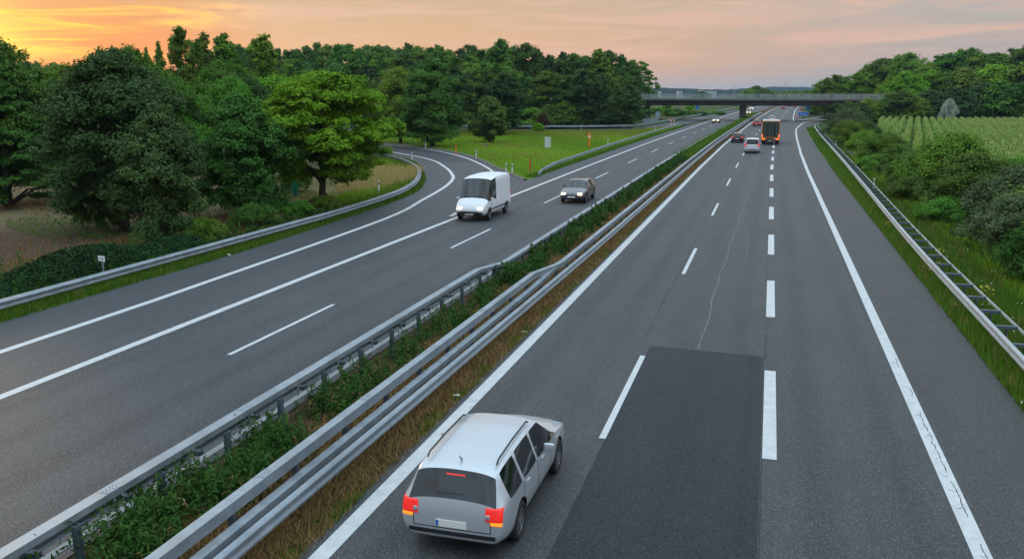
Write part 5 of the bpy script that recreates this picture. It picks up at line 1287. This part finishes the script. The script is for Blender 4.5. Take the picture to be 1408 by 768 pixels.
car('minivan', -2.05, 114.4, UP, 'p_van', 'pale grey minivan driving away on the lane line behind the orange truck', 'minivan')
car('hatch', -4.75, 139, UP, 'p_dark', 'black car with bright red tail lamps in the left lane beside the minivan', 'car')
car('hatch', -3.0, 208, UP, 'p_red', 'red car in the left lane just ahead of the orange truck', 'car')
car('hatch', .35, 247, UP, 'p_white', 'white car with red tail lamps ahead of the orange truck under the bridge', 'car')
car('hatch', 5.2, 445, UP + R(-3), 'p_red', 'red car far away on the main road seen under the bridge', 'car', detail=False)
car('hatch', 12.2, 500, UP + R(-4), 'p_red', 'dark red car furthest away near the blue exit sign', 'car', detail=False)
car('van', -16.65, 53.6, DOWN, 'p_white', 'white delivery van with lit headlamps coming past the slip road', 'van')
car('hatch', -12.75, 62.5, DOWN, 'p_grey', 'dark grey oncoming car with lit headlamps behind the white van', 'car')
car('hatch', -13.4, 235, DOWN, 'p_gold', 'beige oncoming car with bright headlamps just before the bridge pillar', 'car')
car('hatch', -7.9, 336, DOWN, 'p_gold', 'nearer of two oncoming cars beyond the bridge pillar, lamps lit', 'car', detail=False)
car('hatch', -8.8, 425, DOWN, 'p_white', 'farther of two oncoming cars beyond the bridge pillar, lamps lit', 'car', detail=False)
# orange truck seen from behind
t = empty('truck', (.10, 135, .015), 0, 'orange truck with dark tarpaulin rear driving away in the middle lane', 'truck')
MB().box((0, 4.2, 2.14), (2.44, 8.3, 2.44)).build('cargo_box', M['truck_orange'], t, bevel=.03)
MB().box((0, 4.2, 3.40), (2.50, 8.4, .10)).build('roof', M['truck_white'], t, bevel=.03)
f = MB()
for s in (-1, 1): f.box((s * 1.19, -.02, 2.14), (.16, .14, 2.5))
f.box((0, -.02, 3.33), (2.5, .15, .16)); f.box((0, -.02, .98), (2.5, .15, .22)); f.build('rear_frame', M['truck_orange'], t, bevel=.015)
for s in (-1, 1):
    d = MB().box((s * .555, .0, 2.16), (1.09, .08, 2.14)).build('rear_door', M['truck_dark'], t, bevel=.01)
    for k in (.2, .82): link('lock_bar', MB().tube([(s * k, -.065, 1.10), (s * k, -.065, 3.22)], .02, 6).mesh('lock_bar', M['galv']), d)
    link('handle', MB().box((s * .2, -.09, 1.5), (.06, .05, .34)).mesh('handle', M['galv']), d)
    MB().box((s * .98, -.08, .80), (.42, .10, .20)).build('tail_lamp', M['tail_orange'], t, bevel=.02)
    MB().box((s * 1.16, -.10, 1.25), (.14, .06, .5)).build('tail_lamp', M['tail_orange'], t, bevel=.02)
    MB().box((s * 1.15, -.10, 3.36), (.16, .05, .10)).build('marker_lamp', M['tail'], t, bevel=.01)
    MB().box((s * .95, .55, .50), (.62, .03, .66)).build('mud_flap', M['black_plastic'], t)
MB().box((0, .02, .55), (2.3, .12, .16)).build('bumper', M['black_plastic'], t, bevel=.02)
MB().box((0, 4.6, .78), (1.0, 9.4, .26)).build('chassis', M['black_plastic'], t)
MB().box((0, -.05, .58), (.52, .02, .12)).build('number_plate', M['plate'], t)
MB().prism([(8.6, .55), (10.4, .55), (10.5, 1.6), (10.2, 2.9), (9.6, 3.05), (8.6, 3.05)], 0, -1.2, 1.2).build('cab', M['truck_orange'], t, bevel=.05)
MB().prism([(10.52, 1.65), (10.24, 2.75), (10.2, 2.75), (10.48, 1.65)], 0, -1.05, 1.05).build('windscreen', M['glass'], t)
ty, ri = wheel_meshes(.5, .30)
for ax in (1.4, 2.7, 9.3):
    for s in (-1, 1):
        w = link('wheel', ty, t, (s * 1.0, ax, .5)); w.rotation_euler = (0, 0, 0 if s > 0 else math.pi); link('rim', ri, w)
